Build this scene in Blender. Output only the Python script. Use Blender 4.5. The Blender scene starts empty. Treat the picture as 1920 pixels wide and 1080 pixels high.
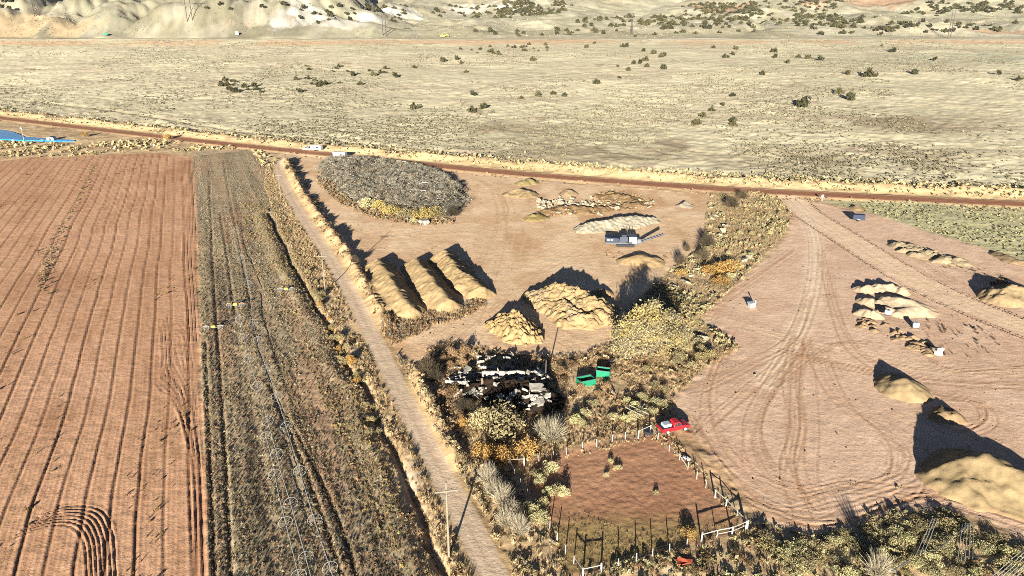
import bpy, math, random
import numpy as np
R = math.radians
random.seed(7)
rng = np.random.default_rng(11)
scn = bpy.context.scene
col = scn.collection

# ------------------------------------------------------------------ camera, sky, sun, exposure
CAMH, PITCH, FOC = 66.0, R(21.0), 1340.0
SUN_ELEV, SUN_HEAD = R(11.0), R(8.4)        # light travels towards heading (right of +Y)
cam = bpy.data.cameras.new("camera")
cam.sensor_width = 36.0
cam.lens = FOC * 36.0 / 1920.0
cam.clip_start, cam.clip_end = 0.5, 20000
camo = bpy.data.objects.new("camera", cam)
camo.location = (0, 0, CAMH)
camo.rotation_euler = (R(90) - PITCH, 0, 0)
col.objects.link(camo)
scn.camera = camo

w = bpy.data.worlds.new("World"); scn.world = w; w.use_nodes = True
nt = w.node_tree
sky = nt.nodes.new("ShaderNodeTexSky"); sky.sky_type = 'NISHITA'; sky.sun_disc = False
sky.altitude = 2000; sky.air_density = 0.28; sky.dust_density = 0.2
sky.sun_elevation = SUN_ELEV; sky.sun_rotation = math.pi + SUN_HEAD
nt.links.new(sky.outputs[0], nt.nodes["Background"].inputs[0])
nt.nodes["Background"].inputs[1].default_value = 0.05

sl = bpy.data.lights.new("sun", 'SUN'); sl.energy = 5.0; sl.angle = R(0.5); sl.color = (1.0, 0.95, 0.85)
so = bpy.data.objects.new("sun", sl); col.objects.link(so)
so.rotation_euler = (R(90) - SUN_ELEV, 0, -SUN_HEAD)
so.location = (0, -50, 300)
scn.view_settings.view_transform = 'Standard'; scn.view_settings.look = 'None'
scn.view_settings.exposure = 1.95; scn.view_settings.gamma = 1.0
scn.cycles.filter_width = 0.9; scn.cycles.use_denoising = False
scn.cycles.max_bounces = 4; scn.cycles.diffuse_bounces = 2; scn.cycles.transparent_max_bounces = 4

# ------------------------------------------------------------------ picture measurements -> places on the ground
CP, SP = math.cos(PITCH), math.sin(PITCH)
def ray(px, py):
    u = (np.asarray(px, float) - 960) / FOC; v = (np.asarray(py, float) - 540) / FOC
    return u, CP - v * SP, -SP - v * CP
def G(px, py, h=0.0):
    u, dy, dz = ray(px, py)
    t = (CAMH - h) / np.maximum(-dz, 1e-3)
    return np.stack([u * t, dy * t], -1)
def GP(pts, h=0.0):
    a = np.array(pts, float); return G(a[:, 0], a[:, 1], h)
def srgb(r, g, b):
    c = np.array([r, g, b]) / 255.0
    return np.where(c <= 0.04045, c / 12.92, ((c + 0.055) / 1.055) ** 2.4)
def alb(r, g, b, k=1.0):                       # surface colour measured in the photograph, k = how squarely it faces the sun
    return np.minimum(srgb(r, g, b) * 0.85 / k, 0.85)

# ------------------------------------------------------------------ noise
def _h(ix, iy, seed):
    n = (ix.astype(np.int64) * 374761393 + iy.astype(np.int64) * 668265263 + seed * 974634777) & 0x7fffffff
    n = ((n ^ (n >> 13)) * 1274126177) & 0x7fffffff
    n = n ^ (n >> 16)
    return (n & 0xffff) / 32767.5 - 1.0
def noise(x, y, seed=0):
    x = np.asarray(x, float); y = np.asarray(y, float)
    ix, iy = np.floor(x), np.floor(y); fx, fy = x - ix, y - iy
    ix = ix.astype(np.int64); iy = iy.astype(np.int64)
    sx = fx * fx * fx * (fx * (fx * 6 - 15) + 10); sy = fy * fy * fy * (fy * (fy * 6 - 15) + 10)
    a = _h(ix, iy, seed); b = _h(ix + 1, iy, seed); c = _h(ix, iy + 1, seed); d = _h(ix + 1, iy + 1, seed)
    return (a * (1 - sx) + b * sx) * (1 - sy) + (c * (1 - sx) + d * sx) * sy
def fbm(x, y, octv=4, seed=0, gain=0.5):
    s = 0; a = 1; t = 0
    for i in range(octv):
        s = s + a * noise(x, y, seed + i * 17); t += a; a *= gain; x = x * 2.03 + 11.3; y = y * 2.03 - 7.1
    return s / t
def sstep(a, b, x):
    t = np.clip((x - a) / (b - a), 0, 1); return t * t * (3 - 2 * t)

# ------------------------------------------------------------------ distances
def pl_dist(X, Y, pts, reach):
    """distance to a polyline, signed side (+ right of travel), arc length; inf beyond reach"""
    shp = X.shape; X = X.ravel(); Y = Y.ravel()
    D = np.full(X.shape, np.inf); S = np.zeros(X.shape); A = np.zeros(X.shape)
    pts = np.asarray(pts, float)
    m = (X > pts[:, 0].min() - reach) & (X < pts[:, 0].max() + reach) & (Y > pts[:, 1].min() - reach) & (Y < pts[:, 1].max() + reach)
    I = np.nonzero(m)[0]
    acc = 0.0
    for p, q in zip(pts[:-1], pts[1:]):
        d = q - p; L = float(np.hypot(*d)) + 1e-9
        k = I[(X[I] > min(p[0], q[0]) - reach) & (X[I] < max(p[0], q[0]) + reach) & (Y[I] > min(p[1], q[1]) - reach) & (Y[I] < max(p[1], q[1]) + reach)]
        vx, vy = X[k] - p[0], Y[k] - p[1]
        t = np.clip((vx * d[0] + vy * d[1]) / (L * L), 0, 1)
        dd = np.hypot(vx - t * d[0], vy - t * d[1])
        b = dd < D[k]; kb = k[b]
        D[kb] = dd[b]; S[kb] = np.sign(vx * d[1] - vy * d[0])[b]; A[kb] = acc + t[b] * L
        acc += L
    return D.reshape(shp), S.reshape(shp), A.reshape(shp)
def poly_sdf(X, Y, pts, reach=12.0):
    """signed distance to a polygon, positive inside, clipped to +-reach"""
    pts = np.asarray(pts, float)
    D, _, _ = pl_dist(X, Y, np.vstack([pts, pts[:1]]), reach)
    D = np.minimum(D, reach)
    ins = np.zeros(X.shape, bool); n = len(pts)
    m = (X > pts[:, 0].min()) & (X < pts[:, 0].max()) & (Y > pts[:, 1].min()) & (Y < pts[:, 1].max())
    xs, ys = X[m], Y[m]; c = np.zeros(xs.shape, bool)
    for i in range(n):
        x1, y1 = pts[i]; x2, y2 = pts[(i + 1) % n]
        if y1 == y2: continue
        c ^= ((y1 > ys) != (y2 > ys)) & (xs < (x2 - x1) * (ys - y1) / (y2 - y1) + x1)
    ins[m] = c
    return np.where(ins, D, -D)
def smooth_line(pts, step=1.5):
    p = np.asarray(pts, float)
    P = np.vstack([2 * p[0] - p[1], p, 2 * p[-1] - p[-2]]); out = []
    for i in range(1, len(P) - 2):
        n = max(2, int(np.hypot(*(P[i + 1] - P[i])) / step)); n = min(n, 40)
        t = np.linspace(0, 1, n, endpoint=False)[:, None]
        a, b, c, d = P[i - 1], P[i], P[i + 1], P[i + 2]
        out.append(0.5 * ((2 * b) + (c - a) * t + (2 * a - 5 * b + 4 * c - d) * t ** 2 + (-a + 3 * b - 3 * c + d) * t ** 3))
    out.append(P[-2][None]); return np.vstack(out)

# ------------------------------------------------------------------ plan of the place
RED_ROAD = smooth_line(GP([(-420, 178), (-100, 210), (0, 222), (150, 240), (300, 257), (480, 277), (640, 293), (800, 310), (960, 326), (1120, 339),
                           (1280, 351), (1440, 361), (1600, 369), (1760, 377), (1920, 384), (2300, 398)]), 8)
_o = np.argsort(RED_ROAD[:, 0]); RX, RY = RED_ROAD[_o, 0], RED_ROAD[_o, 1]
RX = np.concatenate([[-3000], RX, [3000]]); RY = np.concatenate([[RY[0] + (RX[1] + 3000) * 0.45], RY, [RY[-1] - 0.1 * (3000 - RX[-2])]])
RY = np.clip(RY, 150, 820)
def road_y(x): return np.interp(x, RX, RY)
HWY = 1050.0
def zbase(X, Y):
    yr = np.minimum(road_y(X) + 22, 900); s = np.clip((Y - yr) / (HWY - yr), 0, None)
    plain = 33.0 * np.minimum(s, 1) ** 1.12
    plain = plain + np.clip(s - 0.02, 0, 0.2) * 6 * fbm(X / 90, Y / 120, 3, 5)
    t = np.clip(Y - HWY - 24 - 22 * np.abs(noise(X / 80, X * 0 + 3, 33)), 0, None)
    a = sstep(-0.10, -0.30, X / np.maximum(Y, 1))
    right = 0.068 * np.minimum(t, 650) + 0.13 * np.clip(t - 450, 0, 1200)
    left = 62 * (1 - np.exp(-t / 260)) + 0.075 * t
    hill = right * (1 - a) + left * a
    wx = X + 40 * noise(X / 160, Y / 160, 21); wy = Y + 40 * noise(X / 160, Y / 160, 22)
    bil = np.abs(fbm(wx / 170, wy / 260, 3, 31, 0.45)) * 2.2
    b2 = np.abs(fbm(wx / 60, wy / 90, 2, 41)) * 2
    b3 = np.abs(fbm(wx / 22, wy / 30, 2, 43)) * 2
    hill = hill + sstep(0, 110, t) * (bil * (12 + 28 * a) + b2 * (3.0 + 6 * a) + b3 * (1.2 + 3.0 * a) - 3)
    far = 0.10 * np.clip(Y - 2300, 0, 900)
    return plain + np.where(t > 0, np.maximum(hill, 0), 0) + far
def GT(px, py, ground=None):
    """where the sight line of a picture point meets the rising ground"""
    px = np.atleast_1d(np.asarray(px, float)); py = np.atleast_1d(np.asarray(py, float))
    u, dy, dz = ray(px, py)
    T = np.geomspace(60, 3600, 700)[None]
    x, y, z = u[:, None] * T, dy[:, None] * T, CAMH + dz[:, None] * T
    hit = z < (ground or zbase)(x, y); k = np.where(hit.any(1), hit.argmax(1), 699); r_ = np.arange(len(k)); res = np.stack([x[r_, k], y[r_, k]], 1)
    return res

FIELD = GP([(-900, 330), (-300, 306), (0, 297), (120, 292), (300, 287), (362, 297), (369, 420), (374, 600), (381, 800), (389, 1000), (394, 1160), (-900, 1160)])
STRIP = GP([(362, 293), (470, 279), (520, 352), (558, 470), (600, 590), (655, 720), (735, 900), (815, 1160), (394, 1160), (389, 1000), (381, 800), (374, 600), (369, 420)])
LANE = smooth_line(GP([(960, 1160), (922, 1075), (878, 985), (829, 891), (785, 806), (740, 717), (701, 636), (668, 570), (634, 511), (600, 456),
                       (566, 405), (541, 362), (525, 328), (524, 306), (540, 293), (566, 288), (600, 287)]), 2)
YARD = GP([(520, 290), (560, 283), (620, 290), (760, 309), (880, 325), (1000, 338), (1200, 354), (1345, 366), (1322, 420), (1308, 470), (1268, 497), (1240, 520),
           (1168, 582), (1150, 640), (1100, 665), (1030, 670), (960, 660), (900, 652), (830, 655), (780, 676), (752, 700), (735, 680), (728, 655), (790, 622), (850, 592),
           (800, 600), (720, 596), (690, 550), (650, 478), (600, 408), (558, 350), (540, 318)])
LOT = GP([(1462, 368), (1545, 384), (1640, 402), (1760, 440), (1860, 470), (1930, 490), (2350, 590), (2350, 1120), (1960, 1030), (1900, 1000), (1840, 972), (1760, 952),
          (1690, 952), (1640, 968), (1600, 985), (1520, 1000), (1470, 990), (1420, 965), (1400, 930), (1345, 860), (1290, 800), (1266, 745), (1310, 700), (1388, 652), (1322, 590),
          (1400, 520), (1478, 440), (1490, 405)])
PADDOCK = GP([(972, 872), (1050, 850), (1220, 812), (1262, 816), (1300, 868), (1350, 930), (1402, 992), (1312, 1012), (1100, 1072), (1062, 1080), (1030, 990), (985, 910)])
LOTROAD1 = smooth_line(GP([(1478, 368), (1505, 398), (1524, 440), (1529, 490), (1521, 550), (1506, 600), (1478, 655), (1440, 720)]), 3)
LOTROAD2 = smooth_line(GP([(1480, 366), (1515, 400), (1590, 448), (1700, 516), (1800, 566), (1920, 615), (2200, 720)]), 3)
LOTROAD3 = smooth_line(GP([(1305, 588), (1400, 614), (1500, 642), (1620, 668), (1760, 690), (1960, 700)]), 3)
TRACKS_NW = [smooth_line(GP(p), 4) for p in ([(-200, 322), (0, 301), (90, 287), (150, 268), (225, 259), (310, 253), (380, 262)], [(-100, 300), (0, 284), (60, 274), (100, 266), (160, 264)],
                                             [(100, 294), (200, 287), (300, 278), (345, 262)])]
DITCH = smooth_line(GP([(505, 400), (540, 478), (575, 545), (618, 618), (655, 690), (690, 742), (728, 830), (762, 915), (800, 1000), (845, 1100)]), 2)
BERM1 = smooth_line(GP([(536, 302), (556, 345), (590, 398), (622, 442), (650, 478), (680, 530), (705, 574), (730, 612)]), 2)
BERM2 = smooth_line(GP([(782, 700), (792, 730), (815, 780), (838, 825), (862, 872)]), 2)

# ------------------------------------------------------------------ the ground sheet
NC, Y0, Y1 = 900, 50.0, 3300.0
NR = int(math.log(Y1 / Y0) / 0.0036)
yy = Y0 * np.exp(np.linspace(0, math.log(Y1 / Y0), NR))
tt = np.linspace(-1, 1, NC)
Yg = np.repeat(yy[:, None], NC, 1); Xg = tt[None, :] * (0.84 * yy[:, None] + 26)
Z = zbase(Xg, Yg)
near = Yg < 700
C = np.zeros(Xg.shape + (3,)); ZONE = np.zeros(Xg.shape, np.int8)
n1 = fbm(Xg / 14, Yg / 14, 4, 1); n2 = fbm(Xg / 3.1, Yg / 3.1, 3, 2); n3 = fbm(Xg / 60, Yg / 60, 3, 3); n4 = noise(Xg / 1.1, Yg / 1.1, 4)
def mix(m, c, k=1.0):
    m = np.clip(m * k, 0, 1)[..., None]; C[:] = C * (1 - m) + np.asarray(c) * m
def shade(m): C[:] = C * m[..., None]
def rough_edge(sd, amp=1.2, soft=0.8):
    return sstep(-soft, soft, sd + amp * (0.6 * n1 + 0.5 * n2))
# base: weedy ground
C[:] = alb(192, 164, 126)
mix(sstep(0, 0.5, n1), alb(168, 142, 106)); mix(sstep(0.1, 0.6, n2), alb(208, 182, 144), 0.7)
Z += np.where(near, 0.12 * n2 + 0.25 * n1 + 0.08 * n4, 0)
# the plain
s_plain = Yg - road_y(Xg)
pl = sstep(4, 10, s_plain)
mix(pl, alb(208, 196, 162))
mix(pl * sstep(-0.1, 0.45, n3), alb(200, 186, 154)); mix(pl * sstep(0.0, 0.5, -n3 + 0.3 * n1), alb(214, 202, 166), 0.8)
streak = fbm(Xg / 120 + 3, Yg / 18, 4, 9); mix(pl * sstep(0.05, 0.5, streak), alb(180, 164, 136), 0.6)
mix(pl * sstep(-.1, .5, fbm(Xg / 150 + 7, Yg / 60, 5, 13)), alb(188, 178, 146), .8); mix(pl * sstep(0.1, 0.6, fbm(Xg / 8, Yg / 8, 3, 12)), alb(172, 162, 132), 0.5)
pinkband = np.exp(-((Yg - (HWY - 45)) / 26) ** 2) * sstep(-0.3, 0.3, n3 + 0.2)
mix(pl * pinkband, alb(205, 165, 125), 0.75)
bluegrey = GT(np.array([1830]), np.array([110]))[0]
mix(np.exp(-(((Xg - bluegrey[0]) / 150) ** 2 + ((Yg - bluegrey[1]) / 70) ** 2)) * sstep(-.5, .2, n1), alb(150, 152, 128), 0.7)
dk = GT(np.array([1250, 1680, 900, 1500]), np.array([275, 230, 245, 300]))
for c_, (a_, b_) in zip(dk, ((110, 26), (60, 40), (70, 24), (120, 20))):
    mix(np.exp(-(((Xg - c_[0]) / a_) ** 2 + ((Yg - c_[1]) / b_) ** 2)) * sstep(-.6, .3, n1 + n3), alb(138, 120, 95), 0.8)
Z += np.where(pl > 0, pl * (0.5 * fbm(Xg / 11, Yg / 11, 3, 14) + 0.22 * noise(Xg / 3, Yg / 3, 15)) * np.where(Yg < 1050, 1, 0.5), 0)
# pale bank beyond the red road
bank = np.exp(-((s_plain - 19 - 4 * n3) / 7) ** 2)
Z += bank * (1.6 + 0.7 * n1) * np.where(Yg < 800, 1, 0)
mix(np.clip(sstep(5, 8, s_plain) * sstep(34, 24, s_plain + 5 * n1), 0, 1), alb(212, 180, 132), 0.85)
for q in ([(405, 126), (470, 119), (560, 108), (640, 97), (720, 92)], [(0, 166), (60, 162), (120, 150), (170, 146)], [(1475, 145), (1500, 158), (1530, 168)], [(860, 178), (960, 150), (1040, 140), (1180, 133)], [(1560, 116), (1640, 120), (1720, 118), (1800, 112)], [(0, 252), (0, 186), (200, 206), (420, 242), (640, 265), (900, 290)][1:]):
    q = np.array(q, float); D, S, A = pl_dist(Xg, Yg, smooth_line(GT(q[:, 0], q[:, 1]), 10), 12); mix(np.where(np.isfinite(D), np.exp(-((D + 1.5 * n1) / 2.4) ** 2), 0), alb(150, 132, 104), .55); Z -= np.where(np.isfinite(D), .5 * np.exp(-(D / 2.2) ** 2), 0)
# far hills
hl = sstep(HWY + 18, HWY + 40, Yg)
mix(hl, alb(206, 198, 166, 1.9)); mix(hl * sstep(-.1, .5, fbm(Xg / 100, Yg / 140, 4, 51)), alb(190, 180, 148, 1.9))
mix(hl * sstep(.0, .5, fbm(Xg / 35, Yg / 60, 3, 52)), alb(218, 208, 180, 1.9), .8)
def patch(px, py, rx, ry, c, k=1.0, thr=-0.35):
    p = GT(np.array([px]), np.array([py]))[0]; e = np.exp(-(((Xg - p[0]) / rx) ** 2 + ((Yg - p[1]) / ry) ** 2))
    mix(sstep(0.30, 0.62, e + 0.6 * fbm(Xg / 22, Yg / 30, 4, 77)), c, k)
for q in ((535, 42, 22, 26), (580, 35, 40, 40), (640, 40, 42, 30), (690, 30, 26, 30), (745, 20, 50, 45), (880, 20, 40, 60), (950, 10, 30, 50)):
    patch(*q, alb(236, 228, 210, 1.8))
for q in ((1345, 20, 60, 40), (1600, 6, 110, 50), (1690, 4, 60, 40), (1880, 58, 40, 25)):
    patch(*q, alb(208, 168, 135, 2.1), 0.8)
for q in ((60, 55, 120, 35), (20, 62, 80, 22)): patch(*q, alb(205, 180, 140, 1.2), 0.8)
_ha = sstep(-0.10, -0.30, Xg / np.maximum(Yg, 1)); C[:] = C * (1 - hl * .30 * _ha)[..., None] * (1 + hl * .14 * (1 - _ha))[..., None]  # left hills darkened, right lightened, evening out how squarely they face the sun
# highway
hw = np.exp(-((Yg - HWY - 4) / 6) ** 4); mix(hw, alb(172, 160, 140)); 
glint = (Xg > 190) & (Xg < 310); mix(hw * glint, alb(232, 222, 205))  # glint on the pavement, painted as a paler stretch of highway
# zones of the foreground
sd_field, sd_strip, sd_yard, sd_lot, sd_pad = (poly_sdf(Xg, Yg, p) for p in (FIELD, STRIP, YARD, LOT, PADDOCK))
# pasture strip with rows
FA = R(-23.5); fp = Xg * math.cos(FA) - Yg * math.sin(FA) + 0.0; fl = Xg * math.sin(FA) + Yg * math.cos(FA)
m = rough_edge(sd_strip, 0.8)
mix(m, alb(168, 150, 120)); rows = fbm(fp / 2.2, fl / 60, 3, 61)
mix(m * sstep(-.1, .4, rows), alb(140, 130, 104), 0.8); mix(m * sstep(.05, .5, -rows), alb(170, 148, 118), 0.8)
mix(m * sstep(.1, .5, fbm(fp / 5, fl / 40, 3, 62)), alb(176, 142, 112), .7)
Z += np.where(near, m * (0.08 * rows + 0.03 * n4 - .12 * n2 - .06 * n4), 0)
# ploughed field
m = rough_edge(sd_field, 1.3, 0.6)
mix(m, alb(208, 162, 126)); mix(m * sstep(-.2, .5, fbm(fp / 6, fl / 50, 4, 63)), alb(194, 148, 114), .8)
mix(m * sstep(.05, .6, fbm(Xg / 22, Yg / 22, 4, 64)), alb(214, 168, 134), .8); mix(m * sstep(.1, .6, -fbm(Xg / 30 + 5, Yg / 30, 4, 86)), alb(178, 130, 98), .6); mix(m * sstep(.2, .6, n2), alb(172, 126, 94), .4)
fm = sstep(-0.3, 1.0, sd_field)
ph = (fp + 0.50 * noise(fl / 34, fp * 0.03, 65) + 0.10 * noise(fl / 8, fp * 0.2, 66)) / 3.4
ln = np.floor(ph); d = np.abs(ph - ln - 0.5) * 3.4; sgn = ph - ln - 0.5
amp = 0.85 + 0.25 * _h(ln.astype(np.int64), ln.astype(np.int64) * 0 + 3, 8)
Z -= fm * (0.12 * n2 + 0.25 * n1 + .08 * n4) * 0.93
Z += fm * amp * (-0.13 * np.exp(-(d / 0.18) ** 2) + 0.03 * np.exp(-((d - 0.40) / 0.18) ** 2))
Z += fm * (0.010 * np.cos(2 * math.pi * (fp + .2 * noise(fl / 9, fp * .1, 67)) / 0.68) + 0.012 * n4)
mix(fm * np.exp(-(d / 0.26) ** 2) * amp, alb(120, 82, 58), 0.8)
mix(fm * sstep(.1, .6, fbm(fp / .9, fl / 12, 3, 68)), alb(168, 122, 88), .5); mix(fm * sstep(.15, .6, fbm(Xg / 1.5, Yg / 1.5, 2, 69)), alb(176, 140, 100), .45)
def groove(pts, width, depth, ridge=0.5, c=None, k=0.5, reach=None):
    D, S, A = pl_dist(Xg, Yg, pts, reach or width * 5)
    m = np.exp(-(D / width) ** 2); r = np.exp(-((D - 2.1 * width) / (0.9 * width)) ** 2)
    Z[:] += np.where(np.isfinite(D), -depth * m + ridge * depth * r, 0)
    if c is not None: mix(np.where(np.isfinite(D), m, 0), c, k)
# the tractor's turning arcs and the churned headland
def between(a, b, n, w, d, c, k, jit=0.0):
    a, b = np.array(a, float), np.array(b, float)
    for i in range(n):
        t = i / (n - 1); q = a * (1 - t) + b * t + rng.normal(0, jit, a.shape) * [1, .7]; groove(smooth_line(GP(q), .8), w, d, .85, c, k)
between([(80, 965), (120, 951), (165, 950), (195, 962), (211, 1000), (215, 1040), (218, 1110)], [(22, 1010), (72, 991), (110, 984), (140, 991), (157, 1015), (162, 1045), (165, 1110)], 7, .14, .075, alb(134, 92, 66), .4)
between([(352, 600), (356, 640), (362, 700), (368, 760), (372, 820), (378, 900), (385, 1090)], [(296, 720), (312, 736), (330, 748), (340, 780), (352, 830), (362, 900), (368, 1090)], 8, .14, .06, alb(134, 92, 66), .4, 1.5)
between([(312, 596), (318, 640), (330, 700), (346, 760), (356, 840)], [(300, 612), (304, 660), (302, 700), (318, 740), (345, 790)], 5, .14, .06, alb(134, 92, 66), .4, 2.0)
between([(318, 604), (332, 598), (346, 606), (352, 640)], [(314, 640), (326, 628), (340, 636), (348, 670)], 4, .14, .06, alb(134, 92, 66), .4, 1.0)
for off in (352, 358, 364):
    groove(smooth_line(GP([(off - 4, 300), (off - 2, 400), (off - 6, 470), (off, 560), (off + 4, 640)]), 2), 0.18, .14, .8, alb(134, 92, 66), .5)
# stony yard, dirt lot, paddock
def dirt(sd, c0, c1, c2, seed):
    m = rough_edge(sd, 1.0, 1.0)
    mix(m, c0); mix(m * sstep(-.2, .5, fbm(Xg / 16, Yg / 16, 4, seed)), c1, .8); mix(m * sstep(.0, .5, fbm(Xg / 7 + 9, Yg / 7, 4, seed + 1)), c2, .6)
    i = sstep(-1, 2, sd); Z[:] -= i * np.where(near, 0.12 * n2 + 0.25 * n1 + .08 * n4, 0) * 0.86
dirt(sd_yard, alb(222, 188, 150), alb(206, 168, 130), alb(234, 206, 168), 70)
dirt(sd_lot, alb(216, 182, 152), alb(204, 168, 138), alb(226, 194, 164), 72)
dirt(sd_pad, alb(172, 128, 98), alb(160, 116, 86), alb(182, 140, 108), 74)
Z += sstep(-1, 1, sd_pad) * (0.035 * noise(Xg / 0.6, Yg / 0.6, 75) + 0.02 * n2)
pg = G(1090, 1010); mix(sstep(-.5, .5, sd_pad) * sstep(0.15, 1.0, np.exp(-(((Xg - pg[0] - 8) / 22) ** 2 + ((Yg - pg[1] + 2) / 10) ** 2)) + .35 * n1 + .2 * n2), alb(150, 130, 84), .85)
mix(sstep(-.5, .5, sd_yard) * sstep(.1, .5, fbm(Xg / 9, Yg / 30, 4, 81)), alb(190, 148, 106), .6)
_p2 = poly_sdf(Xg, Yg, GP([(1540, 376), (1600, 374), (1960, 392), (2300, 405), (2300, 570), (1930, 494), (1860, 470), (1760, 440), (1640, 402)])); mix(rough_edge(_p2, 1.5, 1.5), alb(188, 180, 138)); mix(sstep(0, 2, _p2) * sstep(0, .5, n1), alb(168, 162, 128), .7)
# tracks on the lot
LT = alb(234, 204, 168); DKT = alb(176, 136, 102)
def lane_paint(pts, half, c, k, edge=0.5, flat=0.0):
    D, S, A = pl_dist(Xg, Yg, pts, half + 4); m = np.where(np.isfinite(D), sstep(half + edge, half - edge, D + .5 * n1 + .25 * n2), 0); mix(m, c, k); return m, D, S
lane_paint(LOTROAD2, 4.2, LT, .75, 2.6); lane_paint(LOTROAD1, 2.4, alb(236, 210, 178), .85, 1.6); lane_paint(LOTROAD3, 2.2, LT, .45, 1.2)
for base, offs in ((LOTROAD1, (-1.6, -.9, .9, 1.6)), (LOTROAD2, (-5.6, -1.2, 1.2, 5.2)), (LOTROAD3, (-1.6, -.6, .6, 1.8))):
    t_ = np.gradient(base, axis=0); nn = np.stack([-t_[:, 1], t_[:, 0]], 1) / (np.hypot(t_[:, 0], t_[:, 1])[:, None] + 1e-9)
    for o in offs: groove(base + nn * (o + rng.normal(0, .2)), .2, .025 + (0.22 if abs(o) > 5 else 0), .9, alb(150, 112, 80) if abs(o) > 5 else DKT, .45 if abs(o) < 5 else .9)
fam = [([(1284, 780), (1338, 868), (1420, 945), (1520, 978), (1620, 962), (1750, 925), (1960, 985)], 12, 1.2), ([(1372, 620), (1330, 740), (1368, 860), (1480, 930), (1610, 910), (1760, 940), (1960, 1000)], 8, 1.4),
       ([(1505, 640), (1440, 720), (1400, 800), (1420, 880), (1500, 920)], 9, 1.6), ([(1500, 640), (1490, 720), (1500, 800), (1490, 880), (1520, 960)], 9, 2.2),
       ([(1520, 650), (1560, 740), (1640, 800), (1690, 850), (1680, 900), (1600, 930)], 9, 2.0), ([(1300, 740), (1400, 690), (1490, 640), (1520, 560)], 7, 1.2), ([(1470, 660), (1650, 700), (1800, 720), (1960, 725)], 9, 2.0),
       ([(1760, 745), (1830, 755), (1850, 790), (1800, 810), (1740, 790)], 6, 1.0), ([(1640, 640), (1560, 640), (1450, 720)], 5, 1.5), ([(1340, 600), (1370, 560), (1430, 520), (1500, 470)], 8, 1.5), ([(1680, 640), (1760, 690), (1900, 690)], 6, 1.5),
       ([(1540, 470), (1560, 560), (1590, 640), (1650, 690)], 6, 1.3), ([(1700, 470), (1780, 520), (1920, 575)], 6, 1.2), ([(1470, 660), (1340, 760), (1300, 800)], 6, 1.6)]
for pts, n, spread in fam:
    for k in range(n):
        j = smooth_line(GP(pts) + rng.normal(0, spread, 2) + rng.normal(0, .35, (len(pts), 2)), 2)
        groove(j, .18, rng.uniform(.012, .034), .8, DKT, rng.uniform(.2, .75))
for pts, n, spread in [([(560, 330), (620, 400), (700, 440), (800, 440), (900, 430), (960, 400), (940, 350)], 8, 2.0), ([(760, 680), (830, 630), (900, 570), (960, 520), (1060, 470), (1240, 400), (1330, 372)], 10, 3.0),
                       ([(900, 600), (940, 500), (960, 420), (930, 350), (840, 320)], 8, 3.0), ([(700, 440), (880, 470), (1060, 480), (1240, 480)], 6, 3.0), ([(1150, 640), (1040, 650), (960, 560)], 5, 2.0)]:
    for k in range(n):
        j = smooth_line(GP(pts) + rng.normal(0, spread, 2) + rng.normal(0, .5, (len(pts), 2)), 3)
        groove(j, .25, rng.uniform(.006, .02), .8, alb(228, 196, 152) if rng.random() < .5 else alb(186, 146, 106), rng.uniform(.2, .5))
for t in TRACKS_NW: lane_paint(t, 2.6, alb(214, 184, 140), .9)
# lane, red road
D, S, A = pl_dist(Xg, Yg, LANE, 30); lane_m = np.where(np.isfinite(D), sstep(2.05, 1.7, D + .12 * n2 + .1 * n1), 0)
flat = np.where(np.isfinite(D), sstep(3.2, 1.9, D), 0); Z[:] = Z * (1 - flat) + flat * 0.10
sh_ = np.where(np.isfinite(D), sstep(4.0, 2.4, D + .5 * n1), 0); mix(sh_, alb(200, 168, 122), .7)
mix(lane_m, alb(206, 180, 150)); mix(lane_m * np.exp(-((D - 0.85) / .3) ** 2), alb(216, 192, 162), .6); mix(lane_m * np.exp(-((D) / .1) ** 2), alb(184, 156, 126), .5)
D, S, A = pl_dist(Xg, Yg, RED_ROAD, 40); red_m = np.where(np.isfinite(D), sstep(4.2, 3.4, D + .25 * n1), 0)
flat = np.where(np.isfinite(D), sstep(7.5, 4.0, D), 0); Z[:] = Z * (1 - flat) + flat * 0.35
mix(np.where(np.isfinite(D), sstep(7, 4.5, D + n1), 0), alb(208, 168, 126), .8)
mix(red_m, alb(160, 112, 84)); mix(red_m * np.exp(-((D - 1.2) / .5) ** 2), alb(140, 96, 72), .6)
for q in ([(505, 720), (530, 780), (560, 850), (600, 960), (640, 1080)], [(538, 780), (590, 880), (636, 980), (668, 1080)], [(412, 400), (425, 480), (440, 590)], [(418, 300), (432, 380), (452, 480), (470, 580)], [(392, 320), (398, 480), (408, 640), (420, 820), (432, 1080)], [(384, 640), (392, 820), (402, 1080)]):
    groove(smooth_line(GP(q), 2), .3, .2, .4, alb(110, 92, 70), .8)  # wheel tracks, their dark colour also standing in for the sprinkler pipes' shadows
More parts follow.
